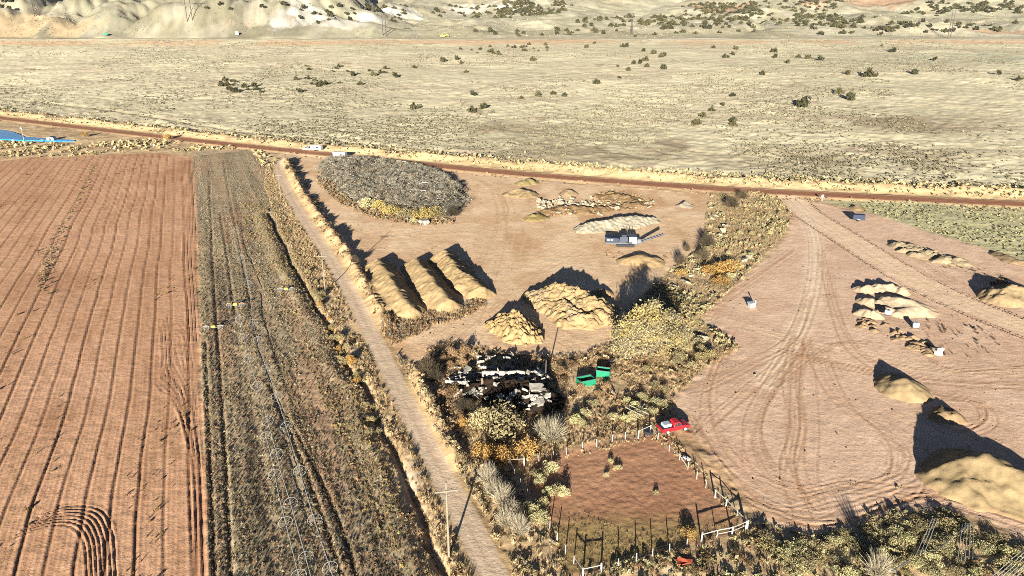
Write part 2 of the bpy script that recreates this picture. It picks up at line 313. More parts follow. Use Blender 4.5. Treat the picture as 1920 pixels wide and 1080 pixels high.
# ditch and berms
D, S, A = pl_dist(Xg, Yg, DITCH, 14); f = np.isfinite(D); dd = np.where(f, D * np.where(S > 0, 1, -1), 99)
dd = dd + .5 * noise(A / 6, A * 0, 91)
Z += np.where(f, -0.85 * np.exp(-(dd / .55) ** 2) + 0.55 * np.exp(-((dd - 3.2) / 1.6) ** 2) + .15 * np.exp(-((dd + 2.0) / 1.2) ** 2), 0)
mix(np.where(f, np.exp(-((dd - 2.2) / 1.0) ** 2), 0), alb(206, 172, 124), .7)
for B, hgt, wd in ((BERM1, 2.3, 1.7), (BERM2, 1.2, 1.3)):
    D, S, A = pl_dist(Xg, Yg, B, 12); f = np.isfinite(D); hh = hgt * (0.8 + .35 * noise(A / 4, A * 0 + 2, 92) + .15 * noise(A / 1.2, A * 0, 93))
    Z += np.where(f, hh * np.exp(-(D / wd) ** 2), 0); mix(np.where(f, np.exp(-(D / (wd * 1.1)) ** 2), 0), alb(206, 172, 126, 1.3), .85)
# pond bed
POND = GP([(-160, 236), (0, 243), (24, 247), (46, 256.5), (100, 260.5), (140, 262.5), (140, 264.5), (60, 263.5), (0, 261), (-160, 258)])
sdp = poly_sdf(Xg, Yg, POND, 8); Z -= sstep(-2.5, 2.5, sdp) * 0.8
# sheet pieces
ZN = ["ground", "plain", "hills", "highway", "plowed_field", "pasture", "dirt_yard", "dirt_lot", "paddock", "lane", "dirt_road"]
ZONE[s_plain > 6] = 1; ZONE[Yg > HWY + 24] = 2; ZONE[np.abs(Yg - HWY - 4) < 6.5] = 3
ZONE[sd_field > 0] = 4; ZONE[sd_strip > 0] = 5; ZONE[sd_yard > 0] = 6; ZONE[sd_lot > 0] = 7; ZONE[sd_pad > 0] = 8; ZONE[red_m > .5] = 10; ZONE[lane_m > .5] = 9
C[:] = C * (1 + 0.10 * n2 + 0.06 * n4 + .06 * n1 + hl * .22 * fbm(Xg / 9, Yg / 12, 3, 88))[..., None]
C[:] = np.clip(C, 0.01, 0.85)
_ly = np.log(yy / Y0) / (math.log(Y1 / Y0)) * (NR - 1)
def zat(x, y):
    """height of the finished ground"""
    x = np.asarray(x, float); y = np.asarray(y, float)
    r = np.clip(np.log(np.maximum(y, Y0) / Y0) / math.log(Y1 / Y0) * (NR - 1), 0, NR - 1.001)
    c = np.clip((x / (0.84 * y + 26) + 1) / 2 * (NC - 1), 0, NC - 1.001)
    i, j = r.astype(int), c.astype(int); a, b = r - i, c - j
    return Z[i, j] * (1 - a) * (1 - b) + Z[i + 1, j] * a * (1 - b) + Z[i, j + 1] * (1 - a) * b + Z[i + 1, j + 1] * a * b

# ------------------------------------------------------------------ materials
def mat(name, base=None, attr=False, rough=0.9, bump=None, var=0.0, vscale=3.0, spec=0.2, metal=0.0, transl=0.0, objvar=0.0):
    m = bpy.data.materials.new(name); m.use_nodes = True; t = m.node_tree; N, L = t.nodes, t.links
    b = N["Principled BSDF"]; b.inputs["Roughness"].default_value = rough; b.inputs["Specular IOR Level"].default_value = spec; b.inputs["Metallic"].default_value = metal
    g = N.new("ShaderNodeNewGeometry")
    if attr:
        a = N.new("ShaderNodeAttribute"); a.attribute_name = "Col"; c = a.outputs["Color"]
    else:
        r_ = N.new("ShaderNodeRGB"); r_.outputs[0].default_value = (*[float(x) for x in base], 1); c = r_.outputs[0]
    if var > 0:
        n = N.new("ShaderNodeTexNoise"); n.inputs["Scale"].default_value = vscale; n.inputs["Detail"].default_value = 6; n.inputs["Roughness"].default_value = .65
        L.new(g.outputs["Position"], n.inputs["Vector"])
        mr = N.new("ShaderNodeMapRange"); mr.inputs[1].default_value = .25; mr.inputs[2].default_value = .75; mr.inputs[3].default_value = 1 - var; mr.inputs[4].default_value = 1 + var
        L.new(n.outputs[0], mr.inputs[0]); vm = N.new("ShaderNodeVectorMath"); vm.operation = 'SCALE'; L.new(c, vm.inputs[0]); L.new(mr.outputs[0], vm.inputs["Scale"]); c = vm.outputs[0]
    if objvar > 0:
        oi = N.new("ShaderNodeObjectInfo"); mr = N.new("ShaderNodeMapRange"); mr.inputs[3].default_value = 1 - objvar; mr.inputs[4].default_value = 1 + objvar
        L.new(oi.outputs["Random"], mr.inputs[0]); vm = N.new("ShaderNodeVectorMath"); vm.operation = 'SCALE'; L.new(c, vm.inputs[0]); L.new(mr.outputs[0], vm.inputs["Scale"]); c = vm.outputs[0]
    L.new(c, b.inputs["Base Color"])
    if bump:
        prev = None
        for sc, dist in bump:
            n = N.new("ShaderNodeTexNoise"); n.inputs["Scale"].default_value = sc; n.inputs["Detail"].default_value = 5; n.inputs["Roughness"].default_value = .6
            L.new(g.outputs["Position"], n.inputs["Vector"])
            bp = N.new("ShaderNodeBump"); bp.inputs["Distance"].default_value = dist; bp.inputs["Strength"].default_value = 1.0
            L.new(n.outputs[0], bp.inputs["Height"])
            if prev: L.new(prev, bp.inputs["Normal"])
            prev = bp.outputs[0]
        L.new(prev, b.inputs["Normal"])
    if transl > 0:
        tr = N.new("ShaderNodeBsdfTranslucent"); L.new(c, tr.inputs[0]); ms = N.new("ShaderNodeMixShader"); ms.inputs[0].default_value = transl
        L.new(b.outputs[0], ms.inputs[1]); L.new(tr.outputs[0], ms.inputs[2]); L.new(ms.outputs[0], N["Material Output"].inputs[0])
    return m
M = dict(
    soil=mat("soil", attr=True, rough=.95, bump=[(0.35, .12), (1.3, .06), (5.0, .03), (16.0, .007)], var=.16, vscale=1.3, spec=.05),
    foliage=mat("foliage", attr=True, rough=.8, spec=.1, transl=.28, objvar=.18),
    wood=mat("weathered_wood", alb(196, 178, 150, 2.6), var=.25, vscale=4, rough=.85), white=mat("white_paint", (.46, .45, .43), var=.1, vscale=3, rough=.5),
    post=mat("whitewashed_post", (.30, .28, .24), objvar=.3, var=.2, vscale=5), metal=mat("grey_steel", (.07, .075, .08), var=.15, rough=.5, spec=.4), galv=mat("galvanised_steel", (.055, .06, .066), var=.12, rough=.45, spec=.5),
    dark=mat("black_rubber", (.02, .02, .022), rough=.7), blue=mat("blue_paint", (.006, .012, .028), var=.2, rough=.5, spec=.4), red=mat("red_paint", (.30, .012, .018), var=.08, rough=.35, spec=.5),
    glass=mat("dark_glass", (.02, .025, .03), rough=.12, spec=.6), scraprust=mat("rusty_scrap", (.13, .07, .045), var=.3), scrapgrey=mat("grey_board", (.17, .165, .155), var=.3), scrapbrown=mat("brown_board", (.12, .09, .065), var=.3), navy=mat("navy_paint", (.012, .02, .04), var=.2, rough=.5), stone=mat("tan_stone", (.27, .23, .16), var=.3, vscale=2, bump=[(3, .08)]), green=mat("green_paint", (.01, .15, .075), var=.2, rough=.5), chrome=mat("pale_wheel", (.6, .58, .52), rough=.35, spec=.5),
    concrete=mat("broken_concrete", (.25, .23, .19), objvar=.3, var=.25, vscale=2, bump=[(3, .08)]), log=mat("bleached_log", (.27, .24, .20), objvar=.4, var=.35, vscale=3, bump=[(5, .04)]), yellow=mat("yellow_paint", (.42, .38, .04), var=.1, rough=.5),
    orange=mat("rusty_red_paint", (.40, .12, .05), var=.2), tank=mat("white_plastic", (.30, .35, .38), var=.06, rough=.4), pale=mat("pale_steel_pipe", (.22, .22, .20), var=.2, vscale=3), tarp=mat("red_tarp", (.28, .06, .03), var=.2),
    juniper=mat("juniper_foliage", attr=True, rough=.85, spec=.1, objvar=.2), bark=mat("bark", (.13, .11, .09), var=.3), dkwood=mat("dark_pole", (.06, .05, .045), var=.2), sign=mat("green_sign", (.02, .20, .10)),
)
def water_mat():
    m = mat("pond_water", (.01, .19, .42), rough=.25, spec=.5, bump=[(0.6, .02)], var=.1, vscale=.1); return m
M['water'] = water_mat()

# ------------------------------------------------------------------ mesh helpers
def mesh_np(name, V, F, m, cols=None, smooth=False):
    """V (n,3); F (k,3|4)"""
    me = bpy.data.meshes.new(name); V = np.ascontiguousarray(V, np.float32); F = np.ascontiguousarray(F, np.int32); k = F.shape[1]
    me.vertices.add(len(V)); me.vertices.foreach_set("co", V.ravel())
    me.loops.add(F.size); me.loops.foreach_set("vertex_index", F.ravel())
    me.polygons.add(len(F)); me.polygons.foreach_set("loop_start", np.arange(0, F.size, k, dtype=np.int32))
    if cols is not None:
        a = me.color_attributes.new("Col", 'FLOAT_COLOR', 'POINT'); cc = np.ones((len(V), 4), np.float32); cc[:, :3] = cols; a.data.foreach_set("color", cc.ravel())
    me.update(calc_edges=True); me.validate()
    me.polygons.foreach_set("use_smooth", np.full(len(F), smooth, bool))
    me.materials.append(m); return me
def link(name, data, parent=None, loc=None, rz=0.0):
    o = bpy.data.objects.new(name, data); col.objects.link(o)
    if parent: o.parent = parent
    if loc is not None: o.location = [float(v) for v in loc]
    if rz: o.rotation_euler.z = rz
    return o
def tag(o, label=None, cat=None, group=None, kind=None):
    if label: o["label"] = label
    if cat: o["category"] = cat
    if group: o["group"] = group
    if kind: o["kind"] = kind
    return o
def thing(name, label, cat, loc, rz=0.0, group=None):
    return tag(link(name, None, None, loc, rz), label, cat, group)
class MB:
    """collects boxes, bars, tubes and prisms into one mesh"""
    def __init__(s): s.v, s.f = [], []
    def add(s, v, f):
        b = len(s.v); s.v += [tuple(map(float, p)) for p in v]; s.f += [tuple(b + i for i in q) for q in f]; return s
    def box(s, x0, x1, y0, y1, z0, z1, tx=0.0, ty=0.0):
        v = [(x0, y0, z0), (x1, y0, z0), (x1, y1, z0), (x0, y1, z0), (x0 + tx, y0 + ty, z1), (x1 - tx, y0 + ty, z1), (x1 - tx, y1 - ty, z1), (x0 + tx, y1 - ty, z1)]
        return s.add(v, [(3, 2, 1, 0), (4, 5, 6, 7), (0, 1, 5, 4), (1, 2, 6, 5), (2, 3, 7, 6), (3, 0, 4, 7)])
    def prism(s, prof, y0, y1):                # prof: (x,z) outline, extruded along y
        n = len(prof); v = [(x, y0, z) for x, z in prof] + [(x, y1, z) for x, z in prof]
        return s.add(v, [tuple(range(n)), tuple(range(2 * n - 1, n - 1, -1))] + [(i, i + n, (i + 1) % n + n, (i + 1) % n) for i in range(n)])
    def tube(s, p, q, r0, r1=None, n=8):
        r1 = r0 if r1 is None else r1; p = np.array(p, float); q = np.array(q, float); d = q - p; d /= np.linalg.norm(d) + 1e-9
        a = np.cross(d, [0, 0, 1] if abs(d[2]) < .9 else [1, 0, 0]); a /= np.linalg.norm(a); b = np.cross(d, a)
        an = [2 * math.pi * i / n for i in range(n)]
        v = [p + r0 * (a * math.cos(t) + b * math.sin(t)) for t in an] + [q + r1 * (a * math.cos(t) + b * math.sin(t)) for t in an]
        return s.add(v, [(i, (i + 1) % n, (i + 1) % n + n, i + n) for i in range(n)] + [tuple(range(n - 1, -1, -1)), tuple(range(n, 2 * n))])
    def path(s, pts, rs, n=7):
        for (p, q, a, b) in zip(pts[:-1], pts[1:], rs[:-1], rs[1:]): s.tube(p, q, a, b, n)
        return s
    def ring(s, c, rad, r, axis='y', n=20, k=5):
        c = np.array(c, float); v = []
        for i in range(n):
            t = 2 * math.pi * i / n; e = np.array([math.cos(t), 0, math.sin(t)]) if axis == 'y' else np.array([math.cos(t), math.sin(t), 0])
            ax = np.array([0, 1, 0.]) if axis == 'y' else np.array([0, 0, 1.])
            for j in range(k):
                u = 2 * math.pi * j / k; v.append(c + e * (rad + r * math.cos(u)) + ax * r * math.sin(u))
        return s.add(v, [(i * k + j, ((i + 1) % n) * k + j, ((i + 1) % n) * k + (j + 1) % k, i * k + (j + 1) % k) for i in range(n) for j in range(k)])
    def mesh(s, name, m, smooth=False):
        me = bpy.data.meshes.new(name); me.from_pydata(s.v, [], s.f); me.update(); me.materials.append(m)
        if smooth: me.polygons.foreach_set("use_smooth", [True] * len(me.polygons))
        return me
    def build(s, name, m, parent=None, bevel=0.0, loc=None, smooth=False):
        o = link(name, s.mesh(name, m, smooth), parent, loc)
        if bevel:
            b = o.modifiers.new("bevel", 'BEVEL'); b.width = bevel; b.segments = 2
        return o
def at(px, py, dz=0.0, h=0.0):
    p = G(px, py, h); return (p[0], p[1], float(zat(p[0], p[1])) + dz)
def atT(px, py):
    p = GT(px, py, zat)[0]; return (p[0], p[1], float(zat(p[0], p[1])))

# ------------------------------------------------------------------ link the ground pieces
idx = np.arange(NR * NC).reshape(NR, NC)
Q = np.stack([idx[:-1, :-1], idx[:-1, 1:], idx[1:, 1:], idx[1:, :-1]], -1).reshape(-1, 4)
zf = ZONE[:-1, :-1].ravel(); P = np.stack([Xg, Yg, Z], -1).reshape(-1, 3); CF = C.reshape(-1, 3)
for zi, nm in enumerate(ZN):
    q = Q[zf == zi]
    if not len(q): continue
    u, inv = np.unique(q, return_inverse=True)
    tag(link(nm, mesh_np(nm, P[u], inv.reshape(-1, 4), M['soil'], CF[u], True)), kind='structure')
wp = np.vstack([POND]); wm = MB(); n = len(wp)
wm.add([(x, y, zat(x, y) * 0 + .12) for x, y in wp] + [(x, y, -.6) for x, y in wp], [tuple(range(n))[::-1]] + [(i, (i + 1) % n, (i + 1) % n + n, i + n) for i in range(n)])
tag(wm.build("pond_water", M['water']), kind='structure')

# ------------------------------------------------------------------ plants: leaf-card templates
def cards(P0, size, r, flat=0.0):
    """a randomly turned quad at each point"""
    n = len(P0); d = r.normal(size=(n, 3)); d[:, 2] *= (1 - flat); d /= np.linalg.norm(d, axis=1)[:, None]
    e = r.normal(size=(n, 3)); a = np.cross(d, e); a /= np.linalg.norm(a, axis=1)[:, None]; b = np.cross(d, a)
    s = (size * r.uniform(.6, 1.3, n))[:, None]; a = a * s; b = b * s * .6
    V = np.stack([P0 - a - b, P0 + a - b, P0 + a + b, P0 - a + b], 1).reshape(-1, 3)
    return V, np.arange(4 * n).reshape(n, 4), np.repeat(r.uniform(.78, 1.2, n), 4)
def dome(n, rx, rz, r, lumps=9, z0=0.12, fill=.35):
    """points on a lumpy crown: clusters of leaves with gaps between"""
    th = r.uniform(0, 2 * math.pi, lumps); ph = np.arccos(r.uniform(0.0, 1, lumps)); rad = r.uniform(.45, .8, lumps)
    c = np.stack([np.sin(ph) * np.cos(th) * rad, np.sin(ph) * np.sin(th) * rad, np.cos(ph) * rad], 1)
    k = r.integers(0, lumps, n); d = r.normal(size=(n, 3)); d /= np.linalg.norm(d, axis=1)[:, None]
    p = c[k] + d * (r.uniform(fill, 1, n) ** .6)[:, None] * r.uniform(.25, .45, lumps)[k][:, None]
    p[:, 2] = np.abs(p[:, 2]); return p * [rx, rx, rz] + [0, 0, z0 * rz], r.uniform(.8, 1.2, lumps)[k]
def tmpl_bush(n, rx, rz, leaf, seed, lumps=9):
    r = np.random.default_rng(seed); p, lv = dome(n, rx, rz, r, lumps); V, F, c = cards(p, leaf, r); return V, F, c * np.repeat(lv, 4)
def tmpl_twigs(n, rx, rz, wd, seed, droop=0.0):
    """bare twiggy shrub: thin blades fanning out of the foot"""
    r = np.random.default_rng(seed); th = r.uniform(0, 2 * math.pi, n); el = r.uniform(.25, 1.45, n); L = r.uniform(.6, 1.0, n)
    d = np.stack([np.cos(el) * np.cos(th) * rx, np.cos(el) * np.sin(th) * rx, np.sin(el) * rz], 1) * L[:, None]
    s = d * r.uniform(.0, .55, n)[:, None] + r.normal(0, .05 * rx, (n, 3)); e = d + r.normal(0, .14 * rx, (n, 3)); s[:, 2] = np.abs(s[:, 2]); e[:, 2] = np.abs(e[:, 2])
    a = np.cross(e - s, r.normal(size=(n, 3))); a /= np.linalg.norm(a, axis=1)[:, None] + 1e-9; a *= wd
    V = np.stack([s - a, s + a, e + a * .3, e - a * .3], 1).reshape(-1, 3); return V, np.arange(4 * n).reshape(n, 4), np.repeat(r.uniform(.75, 1.25, n), 4)
def tmpl_tuft(n, h, spread, wd, seed):
    r = np.random.default_rng(seed); th = r.uniform(0, 2 * math.pi, n); a2 = r.uniform(0, math.pi, n); L = r.uniform(.55, 1, n) * h; ln = r.uniform(.1, 1, n) * spread
    b = np.stack([np.cos(th) * spread * .35 * r.uniform(0, 1, n), np.sin(th) * spread * .35 * r.uniform(0, 1, n), 0 * th - .03], 1)
    t = b + np.stack([np.cos(th) * ln, np.sin(th) * ln, L], 1); a = np.stack([np.cos(a2), np.sin(a2), 0 * a2], 1) * wd
    V = np.stack([b - a, b + a, t + a * .35, t - a * .35], 1).reshape(-1, 3); return V, np.arange(4 * n).reshape(n, 4), np.repeat(r.uniform(.75, 1.2, n), 4)
def merge_scatter(name, pts, sizes, colors, templates, hz=None, m=None):
    """many small plants as one mesh; colors per plant"""
    Vs, Fs, Cs, b = [], [], [], 0
    N = len(pts); which = rng.integers(0, len(templates), N); rot = rng.uniform(0, 2 * math.pi, N); hz = np.ones(N) if hz is None else hz
    zz = zat(pts[:, 0], pts[:, 1])
    for k, (V, F, c) in enumerate(templates):
        I = np.nonzero(which == k)[0]
        if not len(I): continue
        ca, sa = np.cos(rot[I])[:, None], np.sin(rot[I])[:, None]; s = sizes[I][:, None]
        X = (V[None, :, 0] * ca - V[None, :, 1] * sa) * s + pts[I, 0][:, None]; Y = (V[None, :, 0] * sa + V[None, :, 1] * ca) * s + pts[I, 1][:, None]
        Zv = V[None, :, 2] * s * hz[I][:, None] + zz[I][:, None]
        Vs.append(np.stack([X, Y, Zv], -1).reshape(-1, 3)); Fs.append((F[None] + (np.arange(len(I)) * len(V))[:, None, None]).reshape(-1, 4) + b)
        Cs.append((colors[I][:, None, :] * c[None, :, None]).reshape(-1, 3)); b += len(I) * len(V)
    return link(name, mesh_np(name, np.vstack(Vs), np.vstack(Fs), m or M['foliage'], np.vstack(Cs)))
def scatter(poly, per_m2, keep=None, edge=0.0, cap=200000):
    lo, hi = poly.min(0), poly.max(0); lo = np.maximum(lo, [-1e9, 52]); n = int(min(cap * 4, (hi - lo).prod() * per_m2)); p = rng.uniform(lo, hi, (n, 2))
    sd = poly_sdf(p[:, 0], p[:, 1], poly, 6); ok = sd > edge
    half = 0.72 * (p[:, 1] * CP + CAMH * SP) + 12; ok &= np.abs(p[:, 0]) < half * 1.15          # what any nearby view could hold
    p = p[ok]
    if keep is not None: p = p[keep(p[:, 0], p[:, 1])]
    return p[:cap]
def pal(n, cs, jit=.12):
    cs = np.array(cs); c = cs[rng.integers(0, len(cs), n)]; return np.clip(c * rng.uniform(1 - jit, 1 + jit, (n, 1)), .005, .8)
def off_lines(x, y, lines):
    ok = np.ones(x.shape, bool)
    for pts, dist in lines:
        D, _, _ = pl_dist(x, y, pts, dist); ok &= ~(D < dist)
    return ok
KV = 1.2
GOLD = [alb(208, 182, 138, KV), alb(194, 168, 126, KV), alb(218, 194, 150, KV), alb(174, 152, 114, KV)]
OLIVE = [alb(164, 150, 112, KV), alb(148, 136, 102, KV), alb(176, 160, 112, KV), alb(184, 168, 124, KV)]
SAGE = [alb(188, 176, 132, KV), alb(172, 164, 122, KV), alb(200, 186, 138, KV), alb(160, 154, 118, KV)]
DRYB = [alb(166, 136, 100, KV), alb(150, 122, 90, KV), alb(182, 150, 112, KV), alb(136, 112, 84, KV)]
GREY = [alb(160, 148, 126, KV), alb(140, 130, 112, KV), alb(176, 162, 136, KV)]
DARKW = [alb(80, 72, 58, KV), alb(66, 60, 50, KV), alb(96, 86, 68, KV)]
AMBER = [alb(190, 150, 88, KV), alb(178, 142, 86, KV), alb(196, 162, 100, KV)]
TUFT = [tmpl_tuft(14, .55, .32, .03, s) for s in range(5)]
CLUMP = [tmpl_bush(26, .52, .55, .115, 20 + s, 5) for s in range(6)]
CLUMPF = [tmpl_bush(8, .6, .6, .30, 40 + s, 3) for s in range(6)]
def streaks(p):
    a = p[:, 0] * math.cos(FA) - p[:, 1] * math.sin(FA); b = p[:, 0] * math.sin(FA) + p[:, 1] * math.cos(FA); f = fbm(a / 2.4, b / 90, 3, 141) * 2.2 + rng.normal(0, .35, len(p))
    cs = np.array([alb(108, 92, 72, KV), alb(146, 134, 112, KV), alb(166, 132, 104, KV), alb(150, 136, 96, KV), alb(188, 174, 146, KV), alb(130, 108, 84, KV)]); return cs[np.clip(((f + 1.2) / 2.4 * 6).astype(int), 0, 5)] * rng.uniform(.9, 1.5, (len(p), 1))
def cover(name, label, poly, dens, temps, cols, smin, smax, keep=None, edge=0.0, hz=None, cap=60000, colf=None):
    p = scatter(poly, dens, keep, edge, cap); s = rng.uniform(smin, smax, len(p)) ** 1.0
    o = merge_scatter(name, p, s, pal(len(p), cols) if colf is None else colf(p), temps, None if hz is None else rng.uniform(*hz, len(p)))
    return tag(o, label, "ground cover", kind="stuff")
# tall grass on the pasture strip, in rows
cover("pasture_grass", "grey brown dry grass growing in rows on the pasture strip", STRIP, 16.0, TUFT + CLUMP[:1], OLIVE + DRYB + GREY + GREY + SAGE[:2] + [alb(110, 96, 76, KV), alb(92, 82, 66, KV)], .28, .72,
      lambda x, y: (fbm((x * math.cos(FA) - y * math.sin(FA)) / 2.2, (x * math.sin(FA) + y * math.cos(FA)) / 60, 3, 61) + .5 * fbm(x / 5, y / 5, 2, 101) > rng.uniform(-.9, .3, x.shape)) & (rng.random(x.shape) < (105 / np.maximum(y, 70)) ** 1.6), cap=120000, colf=streaks)
YSTRIP = GP([(450, 380), (520, 380), (560, 470), (598, 560), (650, 700), (720, 860), (790, 1050), (760, 1100), (690, 1000), (640, 850), (590, 720), (540, 600), (470, 500)])
cover("weed_cover", "yellow olive weeds along the ditch side of the pasture strip", YSTRIP, 2.2, CLUMP[:2] + TUFT, [c * .8 for c in OLIVE] + DRYB[:2] + [alb(166, 146, 86, KV)], .4, 1.05, lambda x, y: fbm(x / 9, y / 9, 3, 102) > rng.uniform(-.3, .4, x.shape), cap=26000)
# golden verge grass between ditch and lane, and on the lane's far side
VERGE1 = GP([(500, 300), (520, 345), (560, 415), (600, 475), (640, 545), (690, 640), (735, 730), (785, 830), (835, 925), (880, 1020), (905, 1100), (800, 1100), (755, 940), (690, 790), (640, 690), (590, 590), (555, 510), (520, 420), (495, 350)])
cover("verge_grass", "tall golden dry grass on the verge between ditch and lane", VERGE1, 8.0, TUFT + CLUMP[:1], GOLD + DRYB[:3] + OLIVE[:1], .45, 1.15, lambda x, y: off_lines(x, y, [(LANE, 2.5), (DITCH, .45)]) & (fbm(x / 3, y / 3, 2, 103) > rng.uniform(-.7, .4, x.shape)), cap=42000)
VERGE2 = GP([(740, 660), (780, 690), (800, 730), (870, 860), (960, 880), (985, 930), (1030, 1000), (1080, 1120), (960, 1120), (905, 1010), (840, 885), (790, 790), (752, 715)])
cover("roadside_grass", "pale golden grass between the lane and the paddock fence", VERGE2, 4.0, TUFT + CLUMP[:2], GOLD + OLIVE[:2] + GREY[:1], .5, 1.4, lambda x, y: off_lines(x, y, [(LANE, 2.5)]) & (fbm(x / 4, y / 4, 2, 104) > rng.uniform(-.6, .5, x.shape)), cap=20000)
BV = GP([(528, 298), (552, 300), (600, 385), (655, 470), (690, 530), (740, 620), (800, 590), (860, 590), (900, 585), (850, 600), (790, 625), (740, 650), (700, 610), (640, 500), (590, 420), (550, 350)])
cover("berm_weeds", "brown weeds growing over the dirt berm beside the lane", BV, 2.2, TUFT + CLUMP[:2], DRYB + OLIVE[:2], .6, 1.4, lambda x, y: off_lines(x, y, [(LANE, 2.4)]) & (fbm(x / 4, y / 4, 2, 105) > rng.uniform(-.3, .6, x.shape)), cap=9000)
HV = GP([(712, 598), (760, 590), (800, 585), (850, 580), (905, 552), (912, 575), (860, 602), (810, 612), (770, 632), (735, 650), (718, 630)])
cover("pile_foot_weeds", "brown weeds along the foot of the three long sand ridges", HV, 3.0, TUFT + CLUMP[:1], DRYB + GREY[:1], .9, 1.7, cap=4000)
# the overgrown corner with the log heap
CORNER = GP([(785, 690), (800, 655), (840, 640), (900, 650), (960, 662), (1030, 668), (1100, 662), (1150, 640), (1170, 660), (1300, 660), (1390, 652), (1312, 698), (1268, 742), (1262, 790), (1225, 808), (1050, 848), (965, 872), (880, 880), (850, 850), (820, 780)])
cover("scrub_cover", "brown and olive scrub over the waste corner around the log heap", CORNER, 2.6, CLUMP[:2] + TUFT, DRYB + OLIVE[:2] + GOLD[1:3], .5, 1.3, lambda x, y: fbm(x / 6, y / 6, 3, 106) > rng.uniform(-.25, .45, x.shape), cap=24000)
CREEK = GP([(1330, 365), (1420, 362), (1462, 372), (1488, 405), (1470, 440), (1400, 515), (1330, 585), (1310, 600), (1385, 650), (1310, 695), (1220, 690), (1160, 640), (1175, 580), (1245, 520), (1270, 498), (1310, 470), (1322, 420)])
cover("creek_scrub", "mixed olive and pale scrub along the dry creek between yard and lot", CREEK, 2.2, CLUMP[:3] + TUFT[:4], OLIVE + SAGE + DRYB[:2] + GOLD[:1], .8, 1.8, lambda x, y: fbm(x / 8, y / 8, 3, 107) > rng.uniform(-.2, .4, x.shape), cap=20000)
cover("creek_grass", "short dry grass between the bushes of the creek", CREEK, 5.0, TUFT, GOLD + DRYB + OLIVE, .35, .9, lambda x, y: fbm(x / 5, y / 5, 3, 151) > rng.uniform(-.7, .4, x.shape), cap=30000)
cover("corner_grass", "short dry grass between the bushes around the log heap", CORNER, 6.0, TUFT, GOLD + DRYB + OLIVE[:1] + DRYB, .35, .9, lambda x, y: fbm(x / 5, y / 5, 3, 152) > rng.uniform(-.7, .4, x.shape), cap=32000)
BOTTOM = GP([(1085, 1085), (1105, 1074), (1312, 1016), (1402, 994), (1410, 968), (1470, 992), (1520, 1003), (1600, 988), (1640, 970), (1690, 955), (1760, 956), (1840, 976), (1900, 1004), (1990, 1050), (1990, 1130), (1085, 1130)])
cover("lot_edge_scrub", "yellow green scrub filling the strip below the dirt lot", BOTTOM, 3.2, CLUMP[:4] + TUFT[:3], OLIVE[:2] + SAGE + [alb(210, 200, 148, KV), alb(196, 186, 132, KV)] + DRYB[:2], .6, 1.5, lambda x, y: fbm(x / 5, y / 5, 3, 108) > rng.uniform(-.6, .4, x.shape), hz=(.5, .9), cap=16000)
cover("paddock_grass", "short olive grass in the lower part of the paddock", GP([(1040, 965), (1100, 960), (1180, 1000), (1300, 985), (1395, 985), (1312, 1010), (1105, 1070), (1060, 1072)]), 3.0, TUFT, OLIVE + DRYB[:2], .25, .5, cap=5000)
cover("fence_line_weeds", "pale weeds under the paddock fence", np.vstack([GP([(960, 880), (1050, 856), (1150, 832), (1225, 812), (1262, 818), (1310, 875), (1360, 932), (1405, 985)]), GP([(1392, 992), (1345, 940), (1290, 872), (1225, 824), (1150, 842), (1050, 864), (985, 886), (1048, 1000), (1062, 1076), (1040, 1060), (1010, 960)])]), 3.0, TUFT + CLUMP[:1], SAGE + GOLD[:2], .35, .8, cap=5000)
PAST2 = GP([(1540, 378), (1600, 376), (1960, 392), (2300, 405), (2300, 560), (1930, 492), (1860, 468), (1760, 438), (1640, 400)])
cover("green_pasture", "grey green low brush on the flat behind the dirt lot", PAST2, .8, CLUMPF, SAGE + [alb(166, 166, 126, KV), alb(184, 180, 132, KV)], .5, 1.15, hz=(.3, .6), cap=16000, keep=lambda x, y: fbm(x / 9, y / 9, 3, 131) > rng.uniform(-.8, .5, x.shape))
NWF = GP([(-300, 240), (0, 266), (160, 270), (330, 258), (480, 284), (520, 300), (500, 330), (470, 280), (300, 286), (0, 298), (-300, 310)])
cover("field_corner_weeds", "yellow weeds between the ploughed field and the red road", NWF, .35, CLUMPF, GOLD[:3] + OLIVE, .7, 1.8, lambda x, y: off_lines(x, y, [(TRACKS_NW[0], 3), (TRACKS_NW[1], 3), (RED_ROAD, 5)]) & (poly_sdf(x, y, POND, 4) < -1) & (fbm(x / 12, y / 12, 2, 109) > rng.uniform(-.4, .5, x.shape)), cap=9000)
FRN = GP([(590, 330), (625, 345), (668, 385), (720, 402), (780, 414), (850, 410), (850, 420), (780, 424), (700, 410), (640, 385), (600, 352)])
cover("pile_foot_brush", "brown brush around the near foot of the brush pile", FRN, 1.4, CLUMP + TUFT[:2], DRYB + OLIVE[:1] + GREY[:1], .8, 1.8, cap=3000)
RUBW = GP([(1090, 385), (1110, 366), (1150, 356), (1180, 360), (1232, 376), (1228, 390), (1160, 396), (1100, 402), (1060, 404), (1020, 408), (1010, 400)])
cover("rubble_weeds", "brown weeds growing through the rubble row", RUBW, .9, CLUMPF + TUFT[:1], DRYB + OLIVE[:1], .6, 1.2, hz=(.4, .8), cap=2500)
MW = GP([(1140, 470), (1180, 478), (1240, 492), (1250, 470), (1262, 478), (1240, 500), (1160, 490), (1130, 478)])
cover("machine_weeds", "brown weeds around the crushing machine and its sand heap", MW, .8, TUFT + CLUMP[:1], DRYB, .5, 1.1, cap=900)
